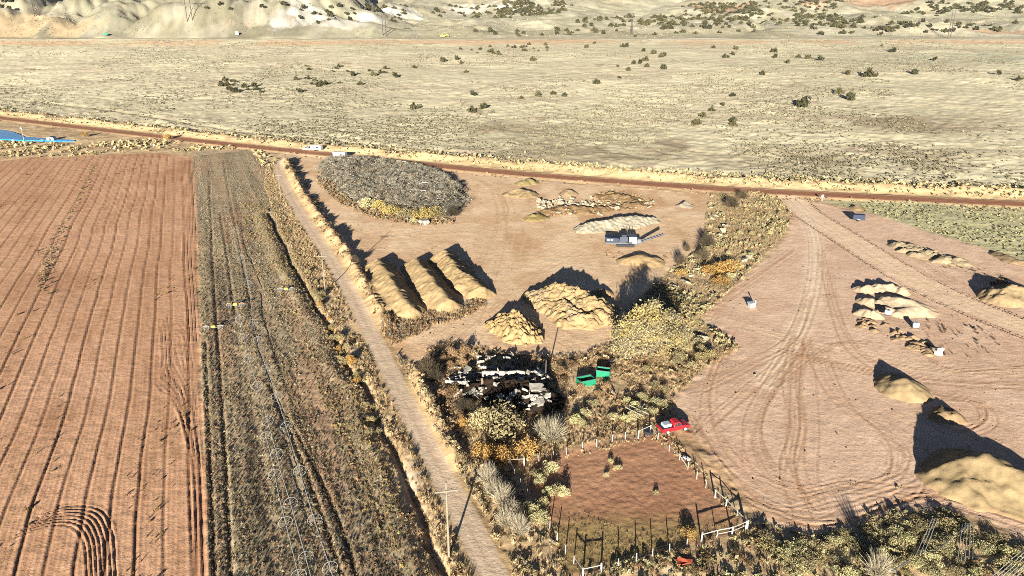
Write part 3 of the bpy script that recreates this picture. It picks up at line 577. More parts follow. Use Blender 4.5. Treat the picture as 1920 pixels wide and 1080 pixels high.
# weeds and clods in the field, thickest along the drills
fw = scatter(FIELD, .8, lambda x, y: fbm(x / 14, y / 25, 3, 110) + .5 * noise((x * math.cos(FA) - y * math.sin(FA)) / 7, (x * math.sin(FA) + y * math.cos(FA)) / 90, 111) > rng.uniform(.1, .8, x.shape), .5, 12000)
tag(merge_scatter("field_weeds", fw, np.clip(rng.gamma(2.2, .2, len(fw)), .15, 1.3), pal(len(fw), [alb(120, 104, 64, KV), alb(96, 82, 54, KV), alb(150, 126, 82, KV)]), TUFT + CLUMP[:2]), "dark olive weeds sprinkled along the drills of the ploughed field", "ground cover", kind="stuff")
wl = GP([(178, 310), (160, 345), (138, 390), (112, 440), (92, 490), (78, 545)]); wl = smooth_line(wl, .5); wl = np.repeat(wl, 2, 0)[::2][rng.random(len(wl)) < .75]; wl = np.repeat(wl, 2, 0) + rng.normal(0, .9, (len(wl) * 2, 2))
tag(merge_scatter("weed_line", wl, rng.uniform(.35, .9, len(wl)), pal(len(wl), OLIVE + DARKW), CLUMP), "ragged dark line of weeds running down the ploughed field", "ground cover", kind="stuff")
yv = scatter(YARD, .10, lambda x, y: fbm(x / 10, y / 10, 3, 112) > rng.uniform(.05, .6, x.shape), 0, 900)
tag(merge_scatter("yard_weeds", yv, rng.uniform(.3, .8, len(yv)), pal(len(yv), DRYB), TUFT), "thin brown weeds on the dirt yard", "ground cover", kind="stuff")
lv = scatter(GP([(1720, 600), (1800, 590), (1860, 620), (1880, 660), (1800, 675), (1740, 660)]), .25, None, 0, 300); lv = np.vstack([lv, scatter(GP([(1720, 480), (1800, 495), (1860, 505), (1900, 530), (1840, 520), (1760, 500)]), .3, None, 0, 300)])
tag(merge_scatter("lot_weeds", lv, rng.uniform(.5, 1.1, len(lv)), pal(len(lv), DRYB + DARKW), TUFT + CLUMP[:2]), "dark dead weeds on the churned dirt of the lot", "ground cover", kind="stuff")
# sagebrush of the plain, and of the bank along the red road
def band(n, y0, y1, keepf, smin, smax, cols, name, label, temps):
    y = np.exp(rng.uniform(math.log(y0), math.log(y1), n * 3)); x = rng.uniform(-1, 1, n * 3) * (.72 * y + 40); k = keepf(x, y); p = np.stack([x, y], 1)[k][:n]
    tag(merge_scatter(name, p, rng.uniform(smin, smax, len(p)), pal(len(p), cols, .15), temps, rng.uniform(.7, 1.1, len(p))), label, "ground cover", kind="stuff")
band(42000, 230, HWY - 15, lambda x, y: (y - road_y(x) > 24) & (fbm(x / 45, y / 70, 4, 121) + .4 * fbm(x / 160, y / 90, 3, 124) + .35 * fbm(x / 12, y / 12, 2, 122) > rng.uniform(-.2, .55, x.shape)), .5, 1.2,
     [alb(172, 162, 128, 1.6), alb(158, 148, 118, 1.6), alb(180, 170, 138, 1.6), alb(144, 134, 106, 1.6)], "sagebrush_cover", "low grey olive sagebrush dotted over the dry plain", CLUMPF)
band(11000, HWY + 40, 1750, lambda x, y: fbm(x / 45, y / 60, 4, 125) > rng.uniform(-.3, .4, x.shape), .8, 1.9, [alb(176, 168, 136, 1), alb(160, 152, 124, 1), alb(146, 138, 112, 1)], "hill_brush", "grey olive brush sprinkled over the hills beyond the highway", CLUMPF)
band(9000, 230, 620, lambda x, y: (np.abs(y - road_y(x) - 22) < 13), .6, 1.6, GOLD[:3] + OLIVE + SAGE[:2], "bank_brush", "yellow brush on the pale bank beyond the red road", CLUMPF)
band(3500, 230, 560, lambda x, y: (np.abs(y - road_y(x) + 8) < 4), .4, 1.0, GOLD + DRYB, "road_edge_grass", "dry grass along the near edge of the red road", CLUMPF)

# loose stones on the bare dirt
CUBE = [(np.random.default_rng(s).uniform(.6, 1.3, (8, 3)) * np.array([[x, y, z] for z in (-.2, .5) for y in (-.5, .5) for x in (-.5, .5)]), np.array([[0, 1, 5, 4], [1, 3, 7, 5], [3, 2, 6, 7], [2, 0, 4, 6], [4, 5, 7, 6], [2, 3, 1, 0]]), np.ones(8)) for s in range(5)]
for nm_, P_, dn_, lb_ in (("yard_stones", YARD, .10, "small loose stones and clods on the dirt yard"), ("lot_stones", LOT, .12, "small loose stones and clods on the dirt lot")):
    q_ = scatter(P_, dn_, lambda x, y: fbm(x / 9, y / 9, 3, 161) > rng.uniform(-.2, .6, x.shape), 0, 2500)
    tag(merge_scatter(nm_, q_, rng.gamma(2, .04, len(q_)) + .06, pal(len(q_), [alb(190, 158, 122, 1.8), alb(170, 138, 104, 1.8), alb(214, 190, 156, 1.8)]), CUBE), lb_, "stones", kind="stuff")
# ------------------------------------------------------------------ heaps: every stockpile its own mesh of loose-material slopes
def heap(name, label, cat, ridge, slope=.66, c=(240, 208, 152), rough=.25, lump=2.2, res=.28, group=None, k=3.0, c2=None, step=0.0, flat=None, parent=None, gully=0.0, warp=.8):
    """ridge: (px, py, height) points of the crest; height falls away at the angle of rest"""
    r = np.array([[*G(a, b, h), h] for a, b, h in ridge]); hm = r[:, 2].max(); mar = hm / slope * 1.35 + 1.5
    lo, hi = r[:, :2].min(0) - mar, r[:, :2].max(0) + mar; nx, ny = max(14, int((hi[0] - lo[0]) / res)), max(14, int((hi[1] - lo[1]) / res))
    gx, gy = np.meshgrid(np.linspace(lo[0], hi[0], nx), np.linspace(lo[1], hi[1], ny)); H = np.full(gx.shape, -9.0)
    sd_ = int(abs(r[0, 0] * 13 + r[0, 1] * 7)) % 9999
    wx = gx + warp * noise(gx / 3.5, gy / 3.5, sd_ + 3) + .25 * noise(gx / 1.1, gy / 1.1, sd_ + 5); wy = gy + warp * noise(gx / 3.5, gy / 3.5, sd_ + 4) + .25 * noise(gx / 1.1, gy / 1.1, sd_ + 6)
    segs = list(zip(r[:-1], r[1:])) if len(r) > 1 else [(r[0], r[0] + [0.01, 0, 0])]
    for p, q in segs:
        d = q[:2] - p[:2]; L2 = (d ** 2).sum() + 1e-9; t = np.clip(((wx - p[0]) * d[0] + (wy - p[1]) * d[1]) / L2, 0, 1)
        dist = np.hypot(wx - p[0] - t * d[0], wy - p[1] - t * d[1]); hh = p[2] + t * (q[2] - p[2]); v = hh - slope * (np.sqrt(dist ** 2 + .35) - .4)
        H = np.maximum(H, v)
    if flat: H = np.minimum(H, flat + .12 * fbm(gx / 2, gy / 2, 3, sd_))
    H = H + np.where(H > -.4, rough * fbm(gx / lump, gy / lump, 4, sd_ + 9), 0) * np.clip(H + .6, 0, 1.6)
    if gully: H -= gully * np.abs(noise(gx / .9 + gy / 7, gy / 3.0, sd_ + 30)) * np.clip(H, 0, 1.5)
    if step:                                     # broken edges of tipped clods
        H = np.where(H > .15, H + step * np.abs(fbm(gx / 1.5 + .3 * gy, gy / .6, 3, sd_ + 11)) * np.clip(H, 0, 1), H)
    base = zat(gx, gy); Zh = base + np.maximum(H, -.5); keep = H > -.32
    base_c = alb(*c, k); cc = np.repeat(base_c[None], gx.size, 0).reshape(gx.shape + (3,)); nn = fbm(gx / 2.6, gy / 2.6, 4, sd_ + 15)
    cc = cc * (1 + .22 * nn + .1 * noise(gx / .5, gy / .5, sd_ + 16))[..., None]
    if c2 is not None: f_ = sstep(.0, .35, fbm(gx / 3.5, gy / 3.5, 3, sd_ + 19))[..., None]; cc = cc * (1 - f_) + alb(*c2, k) * f_
    foot = sstep(.45, -.1, H)[..., None]; cc = cc * (1 - foot * .6) + alb(200, 165, 122, 1.4) * foot * .6
    ii = np.arange(nx * ny).reshape(ny, nx); q = np.stack([ii[:-1, :-1], ii[:-1, 1:], ii[1:, 1:], ii[1:, :-1]], -1).reshape(-1, 4)
    kf = keep.ravel(); q = q[kf[q].any(1)]; u, inv = np.unique(q, return_inverse=True); cen = np.array([r[:, 0].mean(), r[:, 1].mean(), 0])
    V = np.stack([gx, gy, Zh], -1).reshape(-1, 3)[u] - cen
    o = link(name, mesh_np(name, V, inv.reshape(-1, 4), M['soil'], np.clip(cc.reshape(-1, 3)[u], .01, .8), True), parent, cen)
    return tag(o, label, cat, group)
SAND, PALE, GRAV = (248, 212, 156), (236, 210, 174), (240, 226, 196)
GR = "long sand ridges in the dirt yard"
heap("sand_ridge", "long tan sand ridge nearest the lane, leftmost of the three ridges", "sand ridge", [(708, 484, 2.9), (727, 511, 3.4), (746, 541, 3.4), (765, 568, 2.8)], .7, SAND, .10, 4.0, group=GR, warp=.3, k=2.7, gully=.14)
heap("sand_ridge", "long tan sand ridge in the middle of the three ridges", "sand ridge", [(781, 482, 3.0), (802, 511, 3.4), (823, 538, 3.3), (840, 559, 2.6)], .68, SAND, .10, 4.0, group=GR, warp=.3, k=2.7, gully=.14)
heap("sand_ridge", "long tan sand ridge with broken crest, farthest from the lane", "sand ridge", [(834, 469, 3.3), (854, 495, 3.5), (878, 517, 3.1), (899, 536, 2.4)], .68, SAND, .3, group=GR, step=.3, gully=.14)
heap("dirt_heap", "rough crusted dirt heap just behind the log heap", "dirt heap", [(945, 590, 2.8), (960, 587, 3.7), (980, 604, 3.1), (994, 622, 1.8)], .66, (242, 206, 146), .7, .9, .2, step=1.2)
heap("dirt_heap", "largest light tan heap with a shelved front in the yard middle", "dirt heap", [(1008, 546, 2.2), (1028, 538, 3.6), (1056, 533, 5.0), (1086, 545, 4.6), (1112, 558, 4.0), (1136, 578, 2.4), (1112, 590, 2.2), (1078, 584, 2.6), (1060, 566, 3.0)], .62, (240, 206, 150), .55, 1.2, .22, step=.9, c2=(232, 204, 160))
heap("dirt_heap", "small cone of tan dirt behind the largest yard heap", "dirt heap", [(1130, 541, 1.7)], .6, (232, 198, 146), .15)
heap("gravel_heap", "long whitish gravel heap behind the blue crushing machine", "gravel heap", [(1096, 420, 2.2), (1120, 414, 2.6), (1160, 408, 2.8), (1200, 404, 2.6), (1218, 406, 1.8)], .55, GRAV, .3, 1.0, step=.25, c2=(246, 236, 208))
heap("sand_heap", "low broad tan sand heap in front of the blue crushing machine", "sand heap", [(1180, 481, 1.5), (1200, 477, 2.0), (1222, 482, 1.5)], .42, SAND, .15)
heap("sand_heap", "rounded tan heap nearest the brush pile, weeds at its foot", "sand heap", [(962, 357, 1.7), (976, 353, 2.4), (988, 358, 1.9)], .45, (226, 196, 146), .25)
heap("sand_heap", "grey green topped heap farthest back beside the red road", "sand heap", [(982, 338, 1.6), (994, 334, 2.0)], .45, (212, 190, 132), .3)
heap("sand_heap", "small pointed pale heap standing alone behind the rubble row", "sand heap", [(1064, 356, 1.8)], .5, (228, 196, 152), .2)
heap("dirt_heap", "weedy brown mound at the far end of the rubble row", "dirt heap", [(1146, 362, 1.6), (1170, 366, 1.2), (1200, 376, .8)], .3, (196, 162, 118), .6, step=.4)
heap("gravel_heap", "little whitish heap standing alone near the far yard corner", "gravel heap", [(1287, 378, 1.6)], .5, GRAV, .3)
heap("sand_heap", "yellowish heap at the near end of the rubble row", "sand heap", [(1002, 402, 1.6), (1012, 400, 1.4)], .45, (228, 200, 132), .25)
heap("rubble_bank", "low bank of brown soil under the rubble row", "soil bank", [(1030, 392, 1.2), (1060, 386, 1.6), (1100, 390, 1.3), (1150, 386, 1.0), (1200, 380, .8)], .3, (190, 156, 114), .6, step=.5)
heap("sand_heap", "biggest tan sand heap at the right edge of the dirt lot", "sand heap", [(1800, 868, 3.0), (1826, 858, 3.9), (1850, 850, 4.5), (1884, 870, 4.1), (1925, 888, 3.8), (1985, 910, 3.2), (1905, 905, 2.5), (1826, 900, 2.3)], .62, (230, 200, 150), .16, 3.6, gully=.25)
heap("sand_heap", "peaked tan sand heap with a long dark shadow in the lot", "sand heap", [(1684, 705, 2.1), (1698, 708, 2.6), (1716, 719, 1.8)], .58, (228, 198, 150), .2)
heap("dirt_heap", "small ragged dirt heap between the two lot sand heaps", "dirt heap", [(1768, 766, 1.2), (1782, 768, 1.5), (1790, 776, 1.0)], .6, (214, 180, 138), .4, step=.5)
heap("dirt_heap", "weedy dirt heap cut by the frame beside the diagonal haul road", "dirt heap", [(1880, 540, 3.0), (1905, 532, 3.6), (1950, 540, 3.4)], .6, (226, 196, 150), .4, step=.4)
GT1 = "truck loads of dirt tipped in rows on the lot"
for (x, y, h) in ((1622, 533, 1.5), (1642, 530, 1.6), (1662, 530, 1.6), (1684, 537, 1.5)):
    heap("tipped_load", "tipped load of pale dirt in the back row of the close set loads", "tipped load", [(x - 5, y + 1, h * .9), (x + 3, y, h * 1.15)], .74, PALE, .2, 1.4, .22, GT1, step=.2, k=2.4)
for (x, y, h) in ((1625, 557, 1.4), (1646, 561, 1.5), (1666, 556, 1.4)):
    heap("tipped_load", "tipped load of pale dirt in the middle of the close set loads", "tipped load", [(x - 5, y + 1, h * .9), (x + 4, y, h * 1.15)], .74, PALE, .2, 1.4, .22, GT1, step=.2, k=2.4)
for (x, y, h) in ((1615, 577, 1.3), (1636, 580, 1.3), (1660, 575, 1.2)):
    heap("tipped_load", "tipped load of pale dirt in the front row of the close set loads", "tipped load", [(x - 5, y + 1, h * .9), (x + 3, y, h * 1.15)], .7, PALE, .2, 1.4, .22, GT1, step=.2, k=2.4)
heap("dirt_heap", "broad flattened pale heap at the right of the tipped loads", "dirt heap", [(1686, 556, 1.9), (1704, 562, 2.0), (1722, 572, 1.4), (1690, 582, .9), (1712, 586, .6)], .36, PALE, .15, 2, .25, k=1.7)
GT2 = "truck loads of dirt tipped in a line along the pasture"
for (x, y, h) in ((1692, 455, 1.3), (1712, 458, 1.3), (1704, 464, 1.2), (1728, 463, 1.2), (1744, 467, 1.4), (1722, 472, 1.3), (1758, 474, 1.1), (1774, 480, 1.5), (1797, 485, 1.3)):
    heap("tipped_load", "weed ringed load of pale dirt in the line beside the pasture", "tipped load", [(x - 3, y, h), (x + 5, y + 1, h * .9)], .5, (232, 208, 168), .35, 1.3, .25, GT2, step=.3)
GT3 = "small clods and shovel loads at the foot of the tipped loads"
for k in range(26):
    x = rng.uniform(1675, 1748); y = 622 + (x - 1675) * .42 + rng.uniform(-9, 10)
    heap("dirt_clod", "small low lump of tan dirt on the churned foot of the lot heaps", "dirt lump", [(x, y, rng.uniform(.35, .7))], .6, (226, 190, 150), .3, .8, .16, GT3)
for k in range(10):
    x, y = rng.uniform(1600, 1665), rng.uniform(592, 618)
    heap("dirt_clod", "small low lump of tan dirt on the churned foot of the lot heaps", "dirt lump", [(x, y, rng.uniform(.3, .6))], .5, (222, 186, 146), .3, .8, .16, GT3)
heap("soil_mound", "low pale soil mound at the pasture edge near the red road", "soil mound", [(1608, 384, 1.2)], .4, (226, 196, 146), .2)
heap("soil_bank", "pale soil bank along the back edge of the dirt lot, by the frame", "soil bank", [(1870, 472, .9), (1895, 482, 1.0), (1930, 492, .9)], .4, (226, 192, 148), .3)

# ------------------------------------------------------------------ brush pile: a soil core under a tangle of cut branches
BP = GP([(592, 318), (606, 302), (640, 296), (700, 301), (770, 310), (820, 322), (862, 342), (876, 366), (872, 388), (848, 404), (800, 408), (760, 402), (710, 394), (668, 380), (630, 352)])
bc = BP.mean(0); bz = float(zat(*bc)); root = thing("brush_pile", "huge grey heap of cut branches at the back of the dirt yard", "brush pile", (bc[0], bc[1], bz))
def bp_h(x, y):
    sd = poly_sdf(x, y, BP, 30) + 2.6 * fbm(x / 5, y / 5, 3, 215); return np.clip(np.minimum(sd * .6, 2.7 + .7 * fbm(x / 9, y / 9, 2, 210)) + 1.2 * fbm(x / 4.5, y / 4.5, 3, 211) * np.clip(sd, 0, 1), -.5, 9)
lo, hi = BP.min(0) - 3, BP.max(0) + 3; gx, gy = np.meshgrid(np.linspace(lo[0], hi[0], 150), np.linspace(lo[1], hi[1], 150)); hh = bp_h(gx, gy) * .8 - .25
ii = np.arange(22500).reshape(150, 150); q = np.stack([ii[:-1, :-1], ii[:-1, 1:], ii[1:, 1:], ii[1:, :-1]], -1).reshape(-1, 4); kf = (hh > -.2).ravel(); q = q[kf[q].any(1)]; u, inv = np.unique(q, return_inverse=True)
V = np.stack([gx - bc[0], gy - bc[1], hh], -1).reshape(-1, 3)[u]
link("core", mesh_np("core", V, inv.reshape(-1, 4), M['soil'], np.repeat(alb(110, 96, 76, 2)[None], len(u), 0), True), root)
p = rng.uniform(lo, hi, (30000, 2)); sdv = poly_sdf(p[:, 0], p[:, 1], BP, 30); sdv = sdv + 2.6 * fbm(p[:, 0] / 5, p[:, 1] / 5, 3, 215); p = p[sdv > -.6][:13500]
hz_ = bp_h(p[:, 0], p[:, 1]); th = rng.uniform(0, 2 * math.pi, len(p)) * .5 + fbm(p[:, 0] / 6, p[:, 1] / 6, 2, 212) * 6; el = rng.normal(.15, .4, len(p)); L = rng.gamma(3, .35, len(p)) + .4
d = np.stack([np.cos(th) * np.cos(el), np.sin(th) * np.cos(el), np.sin(el)], 1); c0 = np.stack([p[:, 0] - bc[0], p[:, 1] - bc[1], hz_ * rng.uniform(.75, 1.05, len(p)) + .15], 1)
def sticks(c0, d, L, wd, cols):
    a = np.cross(d, rng.normal(size=d.shape)); a /= np.linalg.norm(a, axis=1)[:, None]; b = np.cross(d, a); a = a * wd[:, None]; b = b * wd[:, None]; s = c0 - d * L[:, None] / 2; e = c0 + d * L[:, None] / 2
    V = np.stack([s + a, s - a * .5 + b * .87, s - a * .5 - b * .87, e + a * .4, e - a * .2 + b * .35, e - a * .2 - b * .35], 1).reshape(-1, 3)
    t = np.array([[0, 1, 4, 3], [1, 2, 5, 4], [2, 0, 3, 5]]); F = (t[None] + (np.arange(len(c0)) * 6)[:, None, None]).reshape(-1, 4); return V, F, np.repeat(cols, 6, 0)
bigv = fbm(p[:, 0] / 5, p[:, 1] / 5, 3, 213); colr = pal(len(p), [alb(154, 148, 132, 1.1), alb(130, 126, 112, 1.1), alb(184, 176, 156, 1.1), alb(108, 104, 92, 1.1), alb(142, 126, 104, 1.1)]) * (1 + .3 * bigv)[:, None]
V, F, cc = sticks(c0, d, L, rng.uniform(.035, .11, len(p)), colr)
tag(link("branches", mesh_np("branches", V, F, M['foliage'], cc), root), kind="stuff")
tw = rng.integers(0, len(p), 2600); base = c0[tw]; Vc, Fc, sc = cards(base + rng.normal(0, .2, base.shape) + [0, 0, .1], .22, rng, .3)
tag(link("dead_leaves", mesh_np("dead_leaves", Vc, Fc, M['foliage'], np.repeat(pal(len(tw), GREY + OLIVE[:2] + DRYB), 4, 0)), root), kind="stuff")
kk = rng.permutation(len(p))[:1500]; bt = [tmpl_twigs(60, 1, .8, .015, 700 + s) for s in range(5)]; VV, FF, CC, nb = [], [], [], 0; pc = pal(len(kk), [alb(152, 146, 130, 1.1), alb(126, 122, 108, 1.1), alb(174, 166, 146, 1.1), alb(106, 102, 88, 1.1), alb(142, 124, 100, 1.1)])
for q_, k in enumerate(kk):
    V_, F_, c_ = bt[q_ % 5]; s_ = rng.uniform(.8, 1.9); a_ = rng.uniform(0, 6.28); ca, sa = math.cos(a_) * s_, math.sin(a_) * s_
    VV.append(np.stack([V_[:, 0] * ca - V_[:, 1] * sa, V_[:, 0] * sa + V_[:, 1] * ca, V_[:, 2] * s_], 1) + c0[k] - [0, 0, .3]); FF.append(F_ + nb); CC.append(pc[q_][None] * c_[:, None]); nb += len(V_)
tag(link("twig_clumps", mesh_np("twig_clumps", np.vstack(VV), np.vstack(FF), M['foliage'], np.vstack(CC)), root), kind="stuff")
big = rng.integers(0, len(p), 40)
for k in big[:28]:
    x, y, z = c0[k]; a = rng.uniform(0, 6.28); l_ = rng.uniform(1.5, 3.2); dx, dy = math.cos(a) * l_, math.sin(a) * l_
    MB().path([(x - dx, y - dy, z + .1), (x, y, z + .35), (x + dx * .9, y + dy * .8, z + .5)], [.13, .10, .05], 6).build("limb", M['log'], root)

# ------------------------------------------------------------------ log and rubble heap
GL, GC = "bleached logs in the log heap", "broken concrete chunks in the log heap"
def log_mesh(seed, L, r):
    q = np.random.default_rng(seed); n = 6; pts = [(-L / 2 + L * i / (n - 1), q.normal(0, .06), q.normal(0, .05)) for i in range(n)]; rs = [r * (1.25 - .4 * i / (n - 1)) * q.uniform(.92, 1.08) for i in range(n)]
    return MB().path(pts, rs, 9)
LOGM = [log_mesh(s, L, r).mesh("log", M['log'], True) for s, (L, r) in enumerate(((1.5, .24), (2.4, .22), (4.2, .26), (6.5, .34), (1.0, .32)))]
ST = MB().tube((0, 0, 0), (.5, .1, .45), .13, .07, 7).mesh("branch_stub", M['log'], True)
def rock_mesh(seed, sx, sy, sz, m):
    q = np.random.default_rng(seed); mb = MB(); me = bpy.data.meshes.new("chunk"); import bmesh
    b = bmesh.new(); bmesh.ops.create_icosphere(b, subdivisions=2, radius=1)
    for v in b.verts:
        n_ = np.array(v.co); n_ = np.sign(n_) * np.abs(n_) ** .55; n_ = n_ / max(np.abs(n_).max(), .5) * (1 + .22 * q.normal()); v.co = (n_[0] * sx, n_[1] * sy, n_[2] * sz)
    b.to_mesh(me); b.free(); me.materials.append(m); return me
CHM = [rock_mesh(s, *d_, M['concrete']) for s, d_ in enumerate(((.9, .7, .3), (.7, .5, .4), (1.2, .9, .28), (.5, .45, .35), (1.5, .8, .25), (.6, .8, .5)))]
heap("soil_mound", "dark soil mound buried under the log heap", "soil mound", [(880, 722, 1.4), (925, 715, 2.4), (985, 716, 3.0), (1010, 736, 2.2)], .5, (74, 60, 48), .6, 1.3, k=2.6, step=.6)
def heap_z(x, y):                                # the mound surface under the logs
    q = np.array([[*G(a, b, h), h] for a, b, h in [(880, 722, 1.4), (925, 715, 2.4), (985, 716, 3.0), (1010, 736, 2.2)]]); D = np.hypot(q[:, 0] - x, q[:, 1] - y); return float(zat(x, y)) + max(0, float((q[:, 2] - .42 * D).max()))
def put_log(px, py, mi, ang, lift=.3, tilt=0.0, sc=1.0, label="bleached grey log lying crosswise in the log heap"):
    x, y = G(px, py, lift); o = tag(link("log", LOGM[mi], None, (x, y, heap_z(x, y) + lift), ang), label, "log", GL); o.rotation_euler.y = tilt; o.scale = (sc,) * 3
    if mi >= 2: link("branch_stub", ST, o, (rng.uniform(-1, 1), 0, .2), rng.uniform(0, 6))
    return o
put_log(944, 706, 3, .06, 1.5, .02, 1.25, "longest pale log lying level across the middle of the log heap")
put_log(850, 709, 2, .9, .6, .1, 1.0, "forked pale log sticking out at the left end of the log heap")
put_log(872, 708, 2, .55, .7, .1, 1.0, "short thick pale log leaning behind the forked one at the heap's left end")
put_log(1021, 700, 2, 2.3, 1.6, -.35, 1.0, "pale log propped steeply at the right end of the log heap")
for k in range(58):
    px_, py_ = rng.uniform(852, 975), rng.uniform(684, 742)
    if rng.random() < .22: px_, py_ = rng.uniform(925, 1020), rng.uniform(712, 765)
    put_log(px_, py_, int(rng.choice([0, 0, 1, 1, 2, 4])), rng.normal(.35, .7), rng.uniform(.1, .8), rng.normal(0, .22), rng.uniform(.75, 1.15))
for k in range(12):                              # the row of log ends behind the heap
    put_log(rng.uniform(896, 966), rng.uniform(664, 692), int(rng.choice([0, 4, 1])), rng.normal(.2, .6), rng.uniform(.5, 1.2), rng.normal(0, .1), 1.0)
STM = [rock_mesh(50 + s, *d_, M['stone']) for s, d_ in enumerate(((.6, .5, .3), (.5, .4, .3), (.8, .6, .28), (.4, .35, .25), (1.0, .6, .25), (.5, .6, .4)))]
def put_chunk(px, py, mi, lab, grp, lift=.2, sc=1.0, onheap=True, nm="concrete_chunk", cat="concrete chunk"):
    x, y = G(px, py, lift); z = heap_z(x, y) if onheap else float(zat(x, y)); o = tag(link(nm, (STM if nm in ('rock', 'rubble_slab') else CHM)[mi], None, (x, y, z + lift), rng.uniform(0, 6)), lab, cat, grp); o.rotation_euler.x = rng.normal(0, .3); o.rotation_euler.y = rng.normal(0, .3); o.scale = (sc,) * 3; return o
for (x, y, mi, l) in ((1000, 703, 2, 1.9), (1012, 706, 4, 1.8), (990, 712, 0, 1.7), (1018, 722, 0, 1.4), (1005, 745, 2, .5), (1018, 748, 2, .4), (1026, 756, 0, .3), (1000, 762, 4, .3), (1012, 764, 4, .3), (990, 772, 0, .25), (962, 752, 5, .5), (955, 758, 0, .4), (1030, 762, 1, .3), (898, 668, 5, .5), (876, 692, 2, .8), (905, 742, 0, .4), (912, 752, 1, .4), (885, 738, 2, .4)):
    put_chunk(x, y, mi, "whitish broken concrete chunk in the log heap", GC, l, rng.uniform(.45, .95))
for k in range(26):
    put_chunk(rng.uniform(880, 1032), rng.uniform(690, 768), int(rng.integers(0, 6)), "whitish broken concrete chunk in the log heap", GC, rng.uniform(.1, .5), rng.uniform(.3, .65))
SM = [M[k] for k in ('scraprust', 'scrapgrey', 'scrapbrown')]
for k in range(30):
    x, y = G(rng.uniform(870, 1032), rng.uniform(684, 765), 1.0); o = MB().box(-rng.uniform(.3, 1.2), rng.uniform(.3, 1.2), -rng.uniform(.1, .5), rng.uniform(.1, .5), -.03, .05).build('scrap_board', SM[k % 3], None, 0, (x, y, heap_z(x, y) + rng.uniform(.2, .6)))
    o.rotation_euler = (rng.normal(0, .5), rng.normal(0, .5), rng.uniform(0, 6.28)); tag(o, 'weathered dark board among the logs of the heap', 'board', 'scrap boards in the log heap')
tag(MB().tube((0, 0, 0), (.15, .1, 5.2), .16, .11).build("post", M['dkwood'], None, 0, at(1022, 722, 0)), "dark upright post standing at the right end of the log heap", "post")
GRB = "rocks of the rubble row"
rub = []
for k in range(110):
    t = rng.random(); px_ = 1008 + 120 * t ** 1.2; py_ = 386 + rng.normal(0, 8) - 2 * t
    if k > 90: px_, py_ = rng.uniform(1140, 1225), rng.uniform(372, 392)
    rub.append(put_chunk(px_, py_, int(rng.integers(0, 6)), "pale rock in the low rubble row across the yard", GRB, rng.uniform(.1, .9), rng.uniform(.6, 1.3), False, "rock", "rock"))
for k, (x, y) in enumerate(((1337, 388), (1341, 404), (1335, 410), (1362, 424), (1357, 434), (1350, 442), (1344, 448), (1306, 504), (1297, 516), (1288, 528), (1316, 505), (1262, 536), (1270, 552), (1405, 482), (1396, 488), (1318, 635), (1310, 640), (1330, 655))):
    put_chunk(x, y, [4, 2, 0][k % 3], "pale slab of rubble half hidden in the creek scrub", "slabs along the dry creek", .3, rng.uniform(1, 1.5), False, "rubble_slab", "slab")
put_chunk(795, 418, 5, "whitish boulder heap piece at the front foot of the brush pile", None, .4, 1.9, False, "boulder", "boulder")
put_chunk(761, 411, 1, "small pinkish stone by the yellow bush at the brush pile", None, .3, 1.2, False, "boulder", "boulder")
put_chunk(687, 337, 1, "pale stone at the left foot of the brush pile", None, .3, 1.6, False, "boulder", "boulder")

# ------------------------------------------------------------------ vehicles
def pickup(name, label, paint, loc, rz, load=None):
    """front towards +x; 5.4 m long"""
    t = thing(name, label, "pickup truck", loc, rz); L = 2.7; w = .98
    b = MB().prism([(-L, .55), (-L, 1.08), (-.35, 1.08), (-.35, 1.1), (1.15, 1.12), (2.35, 1.02), (L, .9), (L, .5), (2.3, .42), (-2.4, .42)], -w, w); b.build("body", M[paint], t, .05)
    c = MB().add([(-.45, -.93, 1.1), (1.35, -.93, 1.1), (1.35, .93, 1.1), (-.45, .93, 1.1), (-.2, -.75, 1.78), (.75, -.75, 1.8), (.75, .75, 1.8), (-.2, .75, 1.78)], [(3, 2, 1, 0), (4, 5, 6, 7), (0, 1, 5, 4), (1, 2, 6, 5), (2, 3, 7, 6), (3, 0, 4, 7)]); c.build("cab", M[paint], t, .06)
    g = lambda pts: MB().add(pts, [(0, 1, 2, 3)])
    g([(1.29, -.78, 1.2), (1.29, .78, 1.2), (.83, .66, 1.72), (.83, -.66, 1.72)]).build("windscreen", M['glass'], t)
    for s in (-1, 1):
        g([(.28, s * .91, 1.18), (1.08, s * .91, 1.18), (.72, s * .79, 1.68), (.28, s * .79, 1.68)]).build("side_window", M['glass'], t); g([(-.36, s * .91, 1.18), (.2, s * .91, 1.18), (.2, s * .79, 1.68), (-.18, s * .79, 1.68)]).build("side_window", M['glass'], t)
        MB().box(L - .02, L + .03, s * .62 - .16, s * .62 + .16, .72, .88).build("headlight", M['white'], t); MB().box(1.0, 1.15, s * .98 - .09, s * .98 + .09, 1.2, 1.36).build("mirror", M['dark'], t)
    MB().box(-2.6, -.5, -.82, .82, 1.085, 1.10).build("bed_floor", M['dark'], t); MB().box(L, L + .1, -.9, .9, .45, .62).build("bumper", M['galv'], t, .02)
    for x in (-1.65, 1.7):
        for s in (-1, 1):
            wl_ = MB().tube((x, s * .80, .38), (x, s * 1.02, .38), .38, n=18).build("wheel", M['dark'], t); MB().tube((x, s * 1.02, .38), (x, s * 1.045, .38), .25, n=14).build("rim", M['chrome'], wl_)
    return t
trk = pickup("pickup_truck", "red pickup truck parked by the paddock corner", 'red', at(1262, 806), R(20))
tk = tag(MB().box(-.72, .72, -.62, .62, 0, .55).build("water_tank", M['tank'], None, .1), "pale blue white box tank riding in the red truck's bed", "tank")
